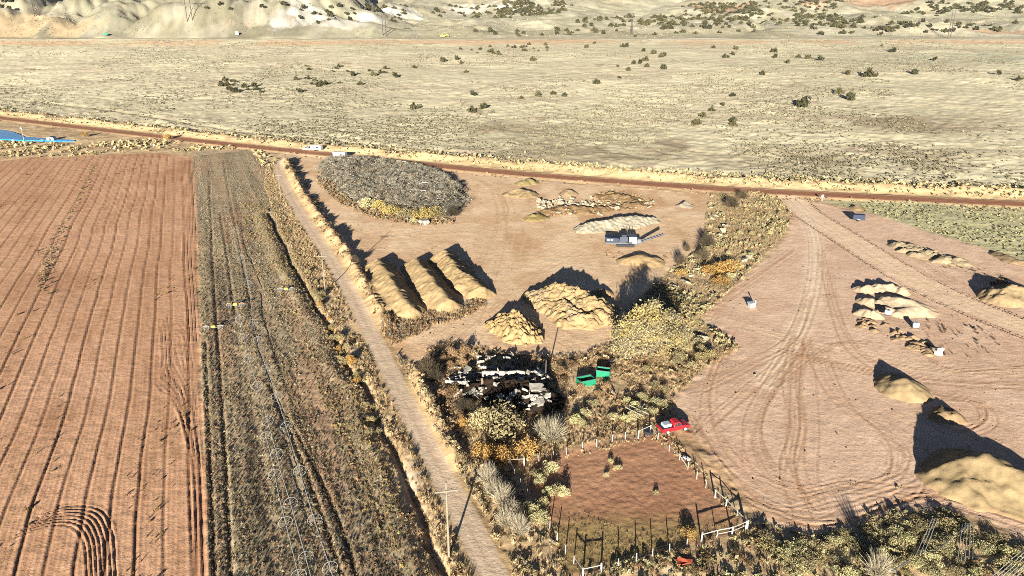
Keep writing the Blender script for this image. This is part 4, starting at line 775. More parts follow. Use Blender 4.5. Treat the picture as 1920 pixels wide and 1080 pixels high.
p_ = G(1247, 801, 1.1); tk.location = (trk.location[0] + (-1.45) * math.cos(R(20)), trk.location[1] + (-1.45) * math.sin(R(20)), trk.location[2] + 1.1); tk.rotation_euler.z = R(20)
y_ = at(577, 282.5); pickup("pickup_truck", "white pickup truck on the red road beside a white trailer", 'white', (y_[0], y_[1], y_[2]), R(165))
def camper(label, loc, rz, L=6.0, paint='white'):
    t = thing("trailer", label, "trailer", loc, rz); MB().box(-L / 2, L / 2, -1.2, 1.2, .6, 2.9).build("body", M[paint], t, .15); MB().tube((-L / 2, 0, .55), (-L / 2 - 1.2, 0, .5), .07).build("hitch", M['dark'], t)
    for x in (-.5, .5):
        for s in (-1, 1): MB().tube((x, s * 1.0, .36), (x, s * 1.22, .36), .36, n=14).build("wheel", M['dark'], t)
    for s in (-1, 1): MB().box(-1.6, -.4, s * 1.205 - .01, s * 1.205 + .01, 1.6, 2.2).build("window", M['glass'], t)
    MB().box(.8, 1.5, -1.215, -1.2, .75, 2.5).build("door", M['galv'], t); return t
y_ = at(594, 284); camper("white box trailer parked on the red road behind a white pickup", y_, R(165)); y_ = at(638, 297); camper("pale green white trailer at the back corner of the brush pile", y_, R(165), 6.6, 'tank')

# ------------------------------------------------------------------ crushing machine
cx = at(1172, 461); t = thing("crushing_machine", "blue tracked crushing machine with feed hopper and raised conveyor", "crusher", cx, R(-3))
MB().prism([(-6.0, 1.4), (-6.2, 3.0), (-2.0, 2.7), (-2.2, 1.4)], -1.5, 1.5).build("hopper", M['blue'], t, .05)
MB().box(-6.0, -2.2, -1.2, 1.2, 2.72, 2.76).build("hopper_mouth", M['dark'], t)
for x in (-5.2, -4.2): MB().box(x - .35, x + .35, -1.56, -1.5, 2.1, 2.45).build("nameplate", M['white'], t)
MB().prism([(-6.1, .9), (-6.1, 1.35), (4.2, 1.35), (4.4, .8), (-1, .6)], -1.0, 1.0).build("chassis", M['galv'], t, .04)
b_ = MB().box(-2.0, .8, -1.15, 1.15, 1.35, 3.1, .2, .1); b_.box(-1.2, .2, -.8, .8, 3.1, 3.7); b_.build("crusher_box", M['blue'], t, .05)
MB().box(.9, 3.3, -1.5, 1.3, 1.3, 3.3).build("engine_housing", M['galv'], t, .06); MB().box(.95, 3.25, -1.56, -1.503, 1.35, 3.2).build("side_panel", M['white'], t)
for x, hgt in ((.6, 4.6), (1.5, 4.4), (2.4, 4.3)): MB().tube((x, .6, 3.2), (x, .6, hgt), .09).build("exhaust_stack", M['dark'], t)
for s in (-1, 1):
    MB().prism([(-2.6, .25), (-3.0, .5), (-2.7, .9), (2.4, .9), (2.8, .5), (2.4, .05), (-2.3, .05)], s * 1.25 - .28, s * 1.25 + .28).build("track", M['dark'], t, .04)
MB().box(3.4, 4.6, -1.1, 1.1, 1.2, 2.4, .1, .1).build("discharge_box", M['galv'], t, .05)
cv = MB().prism([(3.6, .9), (3.7, 1.15), (11.2, 4.05), (11.3, 3.75)], -.55, .55).build("conveyor", M['dark'], t); MB().prism([(3.7, 1.16), (3.7, 1.36), (11.2, 4.24), (11.2, 4.06)], -.68, -.56).build("side_rail", M['galv'], cv)
MB().prism([(3.7, 1.16), (3.7, 1.36), (11.2, 4.24), (11.2, 4.06)], .56, .68).build("side_rail", M['galv'], cv)
for s in (-1, 1): MB().tube((4.4, s * .7, 1.0), (7.6, s * .62, 2.62), .06).build("conveyor_strut", M['galv'], t)
sc_ = MB().prism([(1.4, .9), (1.4, 1.2), (5.2, 2.3), (5.2, 2.0)], -3.6, -2.9); 
MB().prism([(-.3, 1.1), (-.3, 1.35), (3.9, 2.1), (3.9, 1.85)], -.4, .4).build("side_conveyor", M['galv'], t).rotation_euler.z = R(-70)

# ------------------------------------------------------------------ poles
def pole(label, loc, H, r=.16, m='wood', arm=True, aw=1.45, rz=0.0, lean=0.0, name="utility_pole"):
    t = thing(name, label, "utility pole", loc, rz); MB().tube((0, 0, -.4), (0, 0, H), r, r * .62, 10).build("pole", M[m], t)
    if arm:
        MB().box(-aw, aw, -.09 - r, -r * .8, H - 1.25, H - 1.07).build("crossarm", M[m], t)
        for x in (-aw + .1, -aw * .45, aw * .45, aw - .1): MB().tube((x, -r, H - 1.07), (x, -r, H - .86), .055, .075, 7).build("insulator", M['galv'], t)
        for s in (-1, 1): MB().tube((s * aw * .55, -r * .95, H - 1.16), (0, -r * .95, H - 1.75), .022, n=5).build("brace", M['galv'], t)
        MB().tube((0, 0, H), (0, 0, H + .25), .06, .07, 7).build("insulator", M['galv'], t)
    t.rotation_euler.y = lean; return t
pole("pale wooden utility pole with one crossarm standing closest, beside the lane", at(842, 1049), 11.7, .17, 'wood', True, 1.42, R(12))
pole("wooden utility pole on the lane verge opposite the three sand ridges", at(610, 546), 10.5, .15, 'wood', True, 1.3, R(12))
pole("wooden utility pole halfway up the lane, left of the brush pile", at(527, 372), 10, .15, 'wood', True, 1.3, R(12))
pole("wooden utility pole where the lane meets the red road", at(482, 274), 10, .16, 'wood', True, 1.3, R(12))
t = thing("yard_light", "thin pale light pole on the bank above the pond", "light pole", at(48, 275)); MB().tube((0, 0, 0), (0, 0, 9.5), .18, .12).build("pole", M['pale'], t); MB().box(-.5, .5, -.5, .5, 9.4, 10.0, .15, .15).build("lamp_head", M['white'], t, .08)
for (x, y, l) in ((5, 110, "leftmost thin pole of the distant line crossing the plain"), (232, 100, "thin distant pole on the plain below the left hill"), (287, 122, "thin distant pole on the left plain, standing lower than its neighbour"), (621, 130, "thin distant pole on the plain left of the lone junipers"), (797, 112, "thin distant pole among the junipers of the middle plain")):
    pole(l, atT(x, y), 11, .13, 'pale', True, 1.1, .2)
def hframe(label, px, py, H, sp=2.6, rz=.15):
    t = thing("power_pylon", label, "power pylon", atT(px, py), rz)
    for s in (-1, 1): MB().tube((s * sp, 0, -1), (s * sp * .94, 0, H), .55, .40, 8).build("leg", M['dkwood'], t)
    MB().box(-sp * 2.1, sp * 2.1, -.3, .3, H - 2.4, H - 1.7).build("crossarm", M['dkwood'], t); MB().tube((-sp, 0, H * .5), (sp, 0, H * .78), .14).build("brace", M['dkwood'], t); MB().tube((sp, 0, H * .5), (-sp, 0, H * .78), .14).build("brace", M['dkwood'], t)
    for x in (-sp * 2, 0, sp * 2): MB().tube((x, 0, H - 2.2), (x, 0, H - 3.6), .16).build("insulator", M['galv'], t)
hframe("twin leg wooden power pylon on the leftmost hill, cut by the top edge", 70, 32, 36, 3.4, .3); hframe("twin leg wooden power pylon on the crest of the second hill lobe", 357, 45, 32, 3.6, .2)
hframe("twin leg power pylon below the chalk white bluffs", 721, 67, 32, 2.4, .1); hframe("slim power pylon seen end on among junipers, right of centre", 1184, 66, 30, 1.0, .1); hframe("leaning looking twin leg power pylon farthest right beyond the highway", 1779, 72, 36, 1.7, -.1)

# ------------------------------------------------------------------ paddock fence
def ZP(X, Y): return 940 + X / 3.375, 760 + Y / 3.375
def fence(label, posts, rails=(), wires=3, loc_i=0, thick=None):
    pts = [at(*ZP(x, y)) for x, y, _ in posts]; o = pts[loc_i]; t = thing("paddock_fence", label, "fence", o)
    rel = [np.array(p) - np.array(o) for p in pts]
    for i, (p, (x, y, h)) in enumerate(zip(rel, posts)):
        r_ = .12 if (thick and i in thick) else .075
        MB().tube(p - [0, 0, .3], p + [rng.normal(0, .03), rng.normal(0, .03), h], r_, r_ * .92, 7).build("post", M['post'], t)
    for (i, hi_, j, hj, rr) in rails: MB().tube(rel[i] + [0, 0, hi_], rel[j] + [0, 0, hj], rr, n=6).build("rail", M['post'], t)
    for k in range(wires):
        mb = MB()
        for p, q, a, b in zip(rel[:-1], rel[1:], posts[:-1], posts[1:]): mb.tube(p + [0, .08, a[2] * (.3 + .3 * k)], q + [0, .08, b[2] * (.3 + .3 * k)], .006, n=3)
        mb.build("wire", M['dkwood'], t)
H_ = 1.35
fence("back paddock fence of white posts along the scrub", [(55, 382, H_), (145, 386, 1.6), (238, 358, H_), (330, 336, H_), (413, 318, 1.5), (512, 280, H_), (602, 262, 1.45), (701, 231, H_), (785, 213, H_), (866, 212, 1.6), (943, 172, 1.4), (990, 218, 1.3)],
      [(0, 1.05, 1, 1.35, .06), (9, 1.5, 10, 1.25, .06), (10, 1.2, 11, .5, .05)], thick=(0, 1, 9, 10))
fence("right hand paddock fence with rails, along the dirt lot", [(1062, 292, 1.3), (1127, 346, H_), (1180, 406, H_), (1236, 468, 1.4), (1293, 524, 1.4), (1352, 584, 1.5), (1420, 646, 1.5), (1490, 706, 1.2), (1556, 782, 1.5)],
      [(0, 1.0, 1, .9, .05), (5, 1.3, 6, 1.3, .055), (6, 1.3, 7, 1.05, .055), (7, 1.05, 8, 1.2, .055), (1, .8, 2, .3, .06)], thick=(5, 6, 8))
fence("white two rail gate panel at the paddock's lower right corner", [(1265, 862, 1.5), (1362, 836, 1.25), (1460, 820, 1.4), (1545, 786, 1.5)], [(0, 1.1, 1, 1.15, .07), (1, 1.15, 2, 1.2, .07), (2, 1.2, 3, 1.35, .07), (2, .6, 3, .75, .06), (1, .5, 2, .6, .05)], 0, thick=(0, 2, 3))
fence("front paddock fence of white posts with a railed corner", [(1173, 894, H_), (1063, 931, H_), (955, 963, 1.4), (852, 999, 1.5), (738, 1029, H_), (632, 1060, 1.4), (515, 1088, 1.4)], [(5, 1.1, 6, 1.15, .06)], thick=(5, 6))
fence("left paddock fence half hidden by the tall brush", [(515, 1092, 1.4), (457, 1002, H_), (405, 936, H_), (352, 860, H_), (306, 786, 1.4), (262, 700, 1.2), (213, 622, 1.1), (166, 579, H_), (122, 513, H_), (84, 448, 1.2), (55, 388, 1.3)], [(0, 1.1, 1, 1.15, .06), (9, .9, 10, 1.1, .06)], thick=(0,))
tr = thing("stock_tank", "round black stock tank in the paddock's back corner", "stock tank", at(1215, 813)); MB().tube((0, 0, 0), (0, 0, .6), .78, .82, 24).build("wall", M['dark'], tr, .03); MB().tube((0, 0, .6), (0, 0, .615), .72, n=24).build("water", M['glass'], tr)
tag(MB().prism([(-.7, 0), (-.6, .35), (.1, .42), (.7, .25), (.75, 0)], -.3, .3).build("feed_trough", M['white'], None, .05, at(1286, 861)), "small white trough against the right paddock fence", "trough").rotation_euler.z = R(-35)
tarp = rock_mesh(77, 1.0, .7, .3, M['tarp']); tag(link("tarp", tarp, None, at(1284, 1056, .2)), "crumpled red tarp on the grass below the paddock", "tarp")

# ------------------------------------------------------------------ green bins, lot clutter
def bin_(label, px, py, rz, L=2.6, W=1.6, H=1.15):
    t = thing("feed_bin", label, "bin", at(px, py), rz); th_ = .07; MB().box(-L / 2, L / 2, -W / 2, W / 2, .1, .16).build("floor", M['green'], t)
    for x in (-1, 1): MB().box(x * L / 2 - th_ / 2 * (1 + x), x * L / 2 + th_ / 2 * (1 - x), -W / 2, W / 2, .163, H).build("end_panel", M['green'], t)
    for s in (-1, 1): MB().box(-L / 2 + th_ + .002, L / 2 - th_ - .002, s * W / 2 - th_ / 2 * (1 + s), s * W / 2 + th_ / 2 * (1 - s), .163, H - .02).build("side_panel", M['green'], t)
    for s in (-1, 1): MB().box(-L / 2 - .03, L / 2 + .03, s * (W / 2 + .01) - .05, s * (W / 2 + .01) + .05, H + .003, H + .08).build("rim", M['galv'], t)
    for s in (-1, 1): MB().box(-.9 * L / 2, .9 * L / 2, s * W * .32 - .08, s * W * .32 + .08, 0, .098).build("skid", M['dark'], t)
    return t
bin_("green open topped metal bin in the scrub, nearer one of two", 1098, 721, R(22), 3.2, 2.0, 1.3); bin_("green open topped metal bin tilted in the scrub, farther of two", 1131, 705, R(-15), 2.6, 1.7, 1.5)
t = thing("old_engine", "small blue grey engine block in the weeds behind the bins", "engine", at(1146, 684)); MB().box(-.4, .4, -.35, .35, .25, .9, .05, .05).build("block", M['blue'], t, .04); MB().box(-.6, .6, -.3, .3, 0, .25).build("frame", M['dark'], t); MB().tube((.1, 0, .9), (.1, 0, 1.4), .06).build("pipe", M['galv'], t)
t = thing("utility_trailer", "dark box trailer parked near the lot's back edge", "trailer", at(1609, 414), R(-12)); MB().box(-2.0, 1.8, -1.0, 1.0, .5, 2.3).build("box", M['navy'], t, .06); MB().tube((1.8, 0, .5), (3.0, 0, .45), .06).build("hitch", M['galv'], t)
for s in (-1, 1): MB().tube((-.2, s * 1.0, .36), (-.2, s * 1.2, .36), .36, n=14).build("wheel", M['dark'], t); MB().box(-.7, .3, s * 1.1 - .14, s * 1.1 + .14, .74, .8).build("fender", M['white'], t)
t = thing("well_head", "concrete well box with a tilted lid on the near lot", "well box", at(1409, 576), R(15)); MB().box(-.75, .55, -.6, .6, 0, 1.1).build("box", M['concrete'], t, .04); MB().box(-1.0, .7, -.75, .75, 1.103, 1.25).build("lid", M['tank'], t, .03); MB().tube((.95, 0, 0), (.95, 0, 1.7), .14).build("standpipe", M['white'], t); MB().box(.8, 1.1, -.15, .15, 1.7, 1.95).build("valve", M['galv'], t)
def tote(label, px, py, rz, s=1.0):
    t = thing("liquid_tote", label, "tote", at(px, py, .9 if py < 600 else 0.1), rz); MB().box(-.6 * s, .6 * s, -.5 * s, .5 * s, .16, 1.25 * s).build("tank", M['tank'], t, .08); MB().box(-.62 * s, .62 * s, -.52 * s, .52 * s, 0, .155).build("pallet", M['dkwood'], t); MB().tube((0, 0, 1.25 * s), (0, 0, 1.33 * s), .12).build("cap", M['dark'], t); return t
tote("pale blue white tote on the foot of the close set loads", 1663, 597, R(20), 1.0); tote("pale tote tipped upright beside the broad flattened heap", 1716, 615, R(-20), 1.05)
put_chunk(1757, 658, 5, "white boulder at the front edge of the tipped loads", None, .4, 1.5, False, "boulder", "boulder")
t = thing("stop_post", "white marker post with a rounded head where the lot meets the red road", "marker", at(1541, 377)); MB().tube((0, 0, 0), (0, 0, 2.2), .12).build("post", M['white'], t); MB().box(-.45, .45, -.14, -.1, 1.5, 2.4).build("plate", M['white'], t, .05)
t = thing("road_sign", "green highway sign on the verge below the left hill", "road sign", atT(199, 70)); MB().box(-2.6, 2.6, -.1, .1, 2.2, 5.4).build("panel", M['sign'], t); [MB().tube((x, .15, 0), (x, .15, 5), .12).build("post", M['galv'], t) for x in (-1.6, 1.6)]
t = thing("billboard", "white sign board beside the highway, left of the chalk bluffs", "sign board", atT(445, 70)); MB().box(-2.2, 2.2, -.1, .1, 1.5, 6.5).build("panel", M['white'], t); [MB().tube((x, .15, 0), (x, .15, 6), .14).build("post", M['dkwood'], t) for x in (-1.4, 1.4)]
t = thing("earth_mover", "yellow digger working beside the distant highway", "digger", atT(830, 71)); MB().box(-3, 3, -1.5, 1.5, .9, 2.6, .2).build("body", M['yellow'], t, .1); MB().box(-1, .8, -1, 1, 2.6, 4.2, .2, .1).build("cab", M['yellow'], t, .1); MB().tube((2.6, 0, 2), (7, 0, 4.5), .35).build("boom", M['yellow'], t); MB().tube((7, 0, 4.5), (9, 0, 1.5), .28).build("arm", M['yellow'], t)
for s in (-1, 1): MB().prism([(-3, .3), (-3.3, .7), (-2.8, 1.1), (2.8, 1.1), (3.3, .7), (2.8, 0), (-2.8, 0)], s * 1.4 - .35, s * 1.4 + .35).build("track", M['dark'], t)
t = thing("pump_house", "small white pump shed at the tip of the pond", "shed", at(97, 262)); MB().box(-1.9, 1.9, -1.4, 1.4, 0, 2.3).build("wall", M['white'], t); MB().prism([(-2.1, 2.3), (0, 3.0), (2.1, 2.3)], -1.6, 1.6).build("roof", M['galv'], t); MB().box(-.5, .5, -1.43, -1.4, .1, 2.0).build("door", M['dkwood'], t)
t = thing("skiff", "small white boat drawn up at the pond's edge", "boat", at(72, 262.5)); MB().prism([(-2.6, .9), (-2.2, .2), (2.2, .2), (3.0, 1.1)], -.9, .9).build("hull", M['white'], t, .1); MB().box(-.3, .3, -.75, .75, .95, 1.15).build("seat", M['galv'], t)

# ------------------------------------------------------------------ wheel line sprinklers
def wheel_line(label, pts, wheels, wd=.95, axle=.95, mover=None):
    g = np.array([G(x, y, axle) for x, y in pts]); t = thing("wheel_line", label, "sprinkler line", (g[0][0], g[0][1], float(zat(*g[0])))); o = np.array([*g[0], float(zat(*g[0]))])
    P3 = [np.array([*q, float(zat(*q)) + axle]) - o for q in g]; MB().path(P3, [.065] * len(P3), 7).build("pipe", M['pale'], t)
    seg = np.vstack(g); dirv = g[-1] - g[0]; ang = math.atan2(dirv[1], dirv[0])
    for (x, y) in wheels:
        q = G(x, y, axle); D = np.hypot(*(seg - q).T); i = int(np.argmin([pl_dist(np.array([q[0]]), np.array([q[1]]), seg[j:j + 2], 1e4)[0][0] for j in range(len(seg) - 1)])); a, b = seg[i], seg[i + 1]; k = np.clip(np.dot(q - a, b - a) / np.dot(b - a, b - a), 0, 1); q = a + k * (b - a)
        W = MB().ring((0, 0, 0), wd, .026, 'y', 22, 5).build("wheel", M['pale'], t, 0, np.array([*q, float(zat(*q)) + axle]) - o); W.rotation_euler.z = ang + math.pi / 2
        sp = MB()
        for n_ in range(4):
            a_ = math.pi * n_ / 4; sp.tube((-wd * math.cos(a_), 0, -wd * math.sin(a_)), (wd * math.cos(a_), 0, wd * math.sin(a_)), .012, n=4)
        sp.build("spokes", M['pale'], W)
    return t
wheel_line("long sprinkler wheel line nearest the ditch, running the pasture strip", [(470, 556), (474, 603), (490, 664), (511, 719), (532, 783), (550, 844), (576, 930), (607, 1030), (634, 1110)], [(474, 606), (480, 640), (497, 691), (517, 742), (536, 800), (560, 884), (591, 974), (618, 1066)])
wheel_line("sprinkler wheel line down the middle of the pasture strip", [(446, 583), (456, 632), (466, 670), (482, 722), (500, 783), (518, 847), (526, 883), (545, 944), (573, 1044), (588, 1100)], [(447, 600), (460, 634), (467, 672), (483, 724), (497, 790), (519, 852), (545, 944), (573, 1046)])
wheel_line("short sprinkler wheel line nearest the ploughed field", [(497, 810), (509, 858), (523, 930), (537, 985), (559, 1076), (567, 1110)], [(495, 820), (515, 890), (535, 980), (563, 1080)])
wheel_line("faint sprinkler pipe crossing the upper pasture strip", [(436, 420), (452, 480), (470, 548)], [(440, 436), (453, 484), (466, 532)])
def mover(label, px, py, rz, arm):
    t = thing("sprinkler_mover", label, "sprinkler mover", at(px, py), rz); MB().box(-.5, .5, -.3, .3, .6, 1.1, .05, .05).build("engine_box", M['yellow'], t, .06); MB().box(-1.6, 1.6, -.07, .07, .5, .6).build("frame", M['galv'], t)
    MB().tube((-2.2, 0, .95), (-.7, 0, .95), .04).build("drive_arm", M[arm], t); MB().tube((.7, 0, .95), (2.2, 0, .95), .04).build("drive_arm", M[arm], t)
    for x in (-1.5, 1.5):
        w_ = MB().ring((x, 0, .6), .55, .05, 'y', 18, 5).build("wheel", M['pale'], t); sp = MB()
        for n_ in range(3): a_ = math.pi * n_ / 3; sp.tube((x - .55 * math.cos(a_), 0, .6 - .55 * math.sin(a_)), (x + .55 * math.cos(a_), 0, .6 + .55 * math.sin(a_)), .02, n=4)
        sp.build("spokes", M['pale'], w_)
mover("yellow sprinkler mover with red arms across the pasture strip", 442, 576, R(8), 'orange'); mover("yellow sprinkler mover with pale arms near the ploughed field", 401, 619, R(8), 'pale'); mover("yellow sprinkler mover half sunk in weeds near the ditch", 537, 549, R(4), 'pale')

# ------------------------------------------------------------------ loose pipes and timbers
GPp = "irrigation pipes stacked in the scrub below the lot"
def pipe(label, a, b, z0, z1, m='pale', r=.05, grp=GPp, nm="irrigation_pipe", cat="pipe"):
    p, q = np.array(at(*a, z0)), np.array(at(*b, z1)); return tag(MB().tube((0, 0, 0), q - p, r, n=7).build(nm, M[m], None, 0, p), label, cat, grp)
pipe("pale irrigation pipe lying on top of the crossed pair", (1752, 1046), (1816, 992), 1.0, 1.0, 'galv', .06, None); pipe("pale irrigation pipe under the crossed pair's top one", (1764, 1034), (1810, 996), 0.9, 0.9, 'galv', .055, None)
for k in range(3): pipe("weathered pipe in the left bundle standing away from the crossed pair", (1716 + 7 * k, 1047), (1746 + 5 * k, 980), .6 + .08 * k, .6, 'pale', .05)
for k in range(5): pipe("weathered pipe in the upright bundle right of the crossed pair", (1793 + 7 * k, 1060 - k), (1802 + 5 * k, 990), .6 + .06 * k, .65, 'pale', .05)
for k in range(6): pipe("weathered pipe in the bundle by the lower right corner", (1856 + 9 * k, 1090), (1912 + 9 * k, 1040), .6, .6, 'pale', .05)
pipe("lone weathered pipe at the bottom edge beside the bare white shrub", (1660, 1084), (1702, 1062), .8, 1.0, 'galv', .08, None)
for k, (a, b) in enumerate((((1188, 785), (1208, 763)), ((1182, 776), (1212, 772)), ((1196, 789), (1200, 760)), ((1180, 768), (1216, 786)), ((1172, 772), (1204, 790)))):
    pipe("grey timber pole in the jumble by the back paddock corner", a, b, .5 + .12 * k, .7 + .1 * k, 'log', .09, "timber poles by the paddock corner", "timber_pole", "timber")
# ------------------------------------------------------------------ shrubs and trees one by one
def meshes(nm, kind, cols, n=5):
    out = []
    for s in range(n):
        if kind == 'leaf': V, F, c = tmpl_bush(1500, 1.0, 1.0, .042, 300 + s + len(nm), 24)
        elif kind == 'far': V, F, c = tmpl_bush(170, 1.0, 1.0, .17, 400 + s, 9)
        elif kind == 'twig': V, F, c = tmpl_twigs(900, 1.0, 1.0, .011, 500 + s)
        base = np.array(cols)[s % len(cols)]; r2 = np.random.default_rng(s); cv = np.clip(base[None] * c[:, None], .005, .8)
        out.append(mesh_np(nm, V, F, M['foliage' if kind != 'far' else 'juniper'], cv))
    return out
JUN = [alb(88, 84, 56, 1.7), alb(80, 78, 54, 1.7), alb(100, 94, 64, 1.7)]
BM = dict(straw=meshes("foliage", 'leaf', [alb(190, 168, 104, KV), alb(176, 160, 104, KV), alb(166, 152, 106, KV)]), gold=meshes("foliage", 'leaf', [np.array(c) for c in AMBER]), olive=meshes("foliage", 'leaf', OLIVE), sage=meshes("foliage", 'leaf', SAGE[:3] + [alb(206, 196, 146, KV), alb(196, 188, 136, KV)]), grey=meshes("twigs", 'twig', [alb(190, 176, 150, KV), alb(176, 164, 138, KV)]),
          dark=meshes("twigs", 'twig', [alb(92, 82, 66, KV), alb(110, 96, 76, KV)]), brown=meshes("foliage", 'leaf', DRYB), juniper=meshes("juniper", 'far', JUN, 6))
STEM = MB().tube((0, 0, -.1), (.03, 0, .5), .05, .025, 6).mesh("stem", M['bark'])
def shrub(kind, px, py, wd, ht, label, cat="shrub", group=None, name=None, loc=None, parts=True):
    x, y, z = loc if loc is not None else at(px, py, -.05); nm = name or {'straw': 'straw_shrub', 'gold': 'amber_shrub', 'olive': 'olive_shrub', 'sage': 'sage_shrub', 'grey': 'bare_shrub', 'dark': 'dark_shrub', 'brown': 'brown_shrub', 'juniper': 'juniper'}[kind]
    me = BM[kind][int(rng.integers(0, len(BM[kind])))]; a = rng.uniform(0, 6.28)
    o = tag(link(nm, me, None, (x, y, z), a), label, cat, group); o.scale = (wd / 2 * rng.uniform(.92, 1.1), wd / 2, ht); return o
# named ones
shrub('olive', 938, 812, 9.5, 4.6, "wide yellow green bush, largest in the scrub before the log heap"); shrub('olive', 905, 800, 5, 3.4, "yellow green bush leaning against the largest one on its left")
shrub('grey', 1034, 826, 6.5, 4.2, "bare pale grey bush right of the largest yellow green bush"); shrub('grey', 1018, 818, 4, 3.2, "smaller bare grey bush between the yellow green and the pale bush")
for (x, y, w_, h_, l) in ((906, 856, 4, 2.4, "amber bush leftmost of the trio by the back paddock fence"), (944, 862, 5.5, 2.6, "amber bush in the middle of the trio by the paddock fence"), (985, 852, 5, 2.8, "amber bush rightmost of the trio by the paddock fence"), (866, 797, 2.4, 1.6, "small orange bush beside the lane side berm"),
                          (1330, 512, 6, 2.4, "amber bush at the left of the bright clump in the creek"), (1352, 510, 7, 2.8, "amber bush in the middle of the bright creek clump"), (1372, 502, 6, 2.6, "amber bush at the right of the bright creek clump"), (1278, 514, 4, 1.8, "small amber bush beside the dark creek thicket"), (1352, 530, 6, 2.0, "yellow bush below the bright creek clump"),
                          (735, 402, 7.5, 3.4, "yellow bush at the front left of the brush pile"), (792, 408, 8, 3.6, "yellow bush at the front right of the brush pile"), (712, 392, 6, 3.2, "pale yellow bush on the left foot of the brush pile"), (815, 404, 6.5, 3.2, "dull yellow bush rightmost at the brush pile's foot"), (160, 256, 5, 3, "golden bush at the thin end of the pond"), (315, 262, 6, 3.2, "golden bush where the field corner meets the red road"), (1290, 1005, 2.6, 1.2, "small rusty bush beside the white gate panel")):
    shrub('straw' if 690 < x < 830 and y < 420 else 'gold', x, y, w_, h_, l)
shrub('sage', 688, 388, 8, 3.2, "whitish bush at the front left foot of the brush pile"); shrub('olive', 765, 407, 7.5, 3.6, "green grey bush between the yellow bushes of the brush pile"); shrub('sage', 776, 418, 3, 1.6, "small grey bush in front of the brush pile"); shrub('dark', 848, 404, 7, 3.2, "dark twiggy bush at the right foot of the brush pile")
for (x, y, w_, h_, l) in ((1372, 388, 8, 4.2, "large dark bare bush at the yard's far right corner"), (1392, 372, 6, 3.5, "dark bare bush nearest the red road in the creek"), (1325, 460, 6, 4.0, "dark bare bush on the yard side of the creek"), (1318, 486, 5.5, 3.8, "dark bare bush just above the amber creek clump"), (1275, 496, 4.5, 3.2, "dark bare bush left of the amber creek clump"),
                          (1288, 470, 3, 2.2, "thin dark bush at the yard edge by the creek"), (800, 700, 6, 3.2, "dark bush at the lane corner of the log heap scrub"), (815, 712, 5, 2.6, "second dark bush at the lane corner of the scrub"), (872, 770, 5, 2.4, "dark bush between berm and yellow green bush"), (540, 322, 3.5, 2.2, "dark bush at the top end of the long berm"), (665, 500, 3, 2.0, "dark bush where the long berm passes the pole")):
    shrub('dark', x, y, w_, h_, l)
shrub('grey', 1645, 1078, 5, 3.4, "bare white shrub at the bottom edge below the lot")
for k, (x, y) in enumerate(((928, 925), (942, 945), (960, 968), (915, 905), (950, 985), (975, 1000))): shrub('grey', x, y, rng.uniform(3, 5), rng.uniform(2.2, 3.4), "tall pale bare brush between the lane and the left paddock fence", group="pale brush by the paddock")
for k, (x, y) in enumerate(((1000, 966), (1012, 975), (1020, 950), (1026, 928), (1042, 920), (1055, 928), (985, 958), (1010, 905), (1018, 890), (1032, 880), (1004, 892))): shrub('sage', x, y, rng.uniform(2, 3.2), rng.uniform(.9, 1.6), "pale yellow rabbitbrush at the left side of the paddock", group="pale brush in the paddock")
for k, (x, y) in enumerate(((1145, 867), (1155, 880), (1162, 878), (1137, 892), (1230, 925))): shrub('sage', x, y, 1.1, rng.uniform(.55, .8), "small pale tuft alone on the bare paddock dirt", group="tufts on the paddock dirt")
def fill(kind, poly, n, w0, w1, ratio, label, group, keep=None):
    p = scatter(GP(poly), .4, keep, .8, 4000); p = p[rng.permutation(len(p))][:n]
    for x, y in p: w_ = rng.uniform(w0, w1); shrub(kind, 0, 0, w_, w_ * ratio * rng.uniform(.8, 1.2), label, group=group, loc=(x, y, float(zat(x, y)) - .05))
fill('sage', [(1060, 770), (1130, 735), (1225, 725), (1262, 750), (1245, 785), (1100, 812), (1050, 815)], 18, 1.4, 3.0, .5, "pale sage bush in the scrub behind the back paddock fence", "pale sage bushes behind the paddock")
fill('brown', [(800, 690), (850, 650), (900, 660), (860, 720), (870, 800), (840, 800)], 16, 1.6, 3.2, .6, "brown dry bush in the scrub between berm and log heap", "brown bushes by the log heap")
fill('brown', [(1040, 680), (1120, 668), (1180, 690), (1170, 740), (1080, 750), (1040, 730)], 12, 1.3, 2.8, .5, "brown dry bush in the scrub around the green bins", "brown bushes around the bins")
fill('olive', [(1190, 650), (1300, 620), (1380, 650), (1300, 695), (1250, 740), (1180, 720)], 16, 1.6, 3.4, .5, "olive bush in the scrub between the yellow tree and the lot", "olive bushes below the yellow tree")
fill('olive', [(1335, 370), (1460, 372), (1484, 405), (1440, 450), (1360, 440), (1325, 430)], 15, 1.5, 3.0, .55, "olive bush in the upper creek near the red road", "olive bushes in the upper creek")
fill('sage', [(1360, 440), (1460, 430), (1400, 515), (1330, 585), (1290, 580), (1330, 500)], 18, 1.5, 3.0, .45, "grey sage bush in the lower creek beside the lot", "sage bushes in the lower creek")
fill('sage', [(1420, 1000), (1520, 1012), (1640, 985), (1700, 970), (1850, 990), (1940, 1040), (1940, 1085), (1420, 1085)], 44, 1.8, 3.8, .28, "pale yellow green bush in the strip below the dirt lot", "pale bushes below the lot")
fill('olive', [(1420, 990), (1520, 1006), (1640, 978), (1700, 962), (1850, 985), (1940, 1030), (1940, 1085), (1420, 1085)], 30, 1.8, 3.6, .28, "dark olive bush in the strip below the dirt lot", "olive bushes below the lot")
fill('brown', [(1110, 1078), (1300, 1022), (1400, 1000), (1440, 1010), (1420, 1085), (1110, 1090)], 14, 1.2, 2.4, .28, "brown dry bush on the slope below the paddock gate", "brown bushes below the paddock")
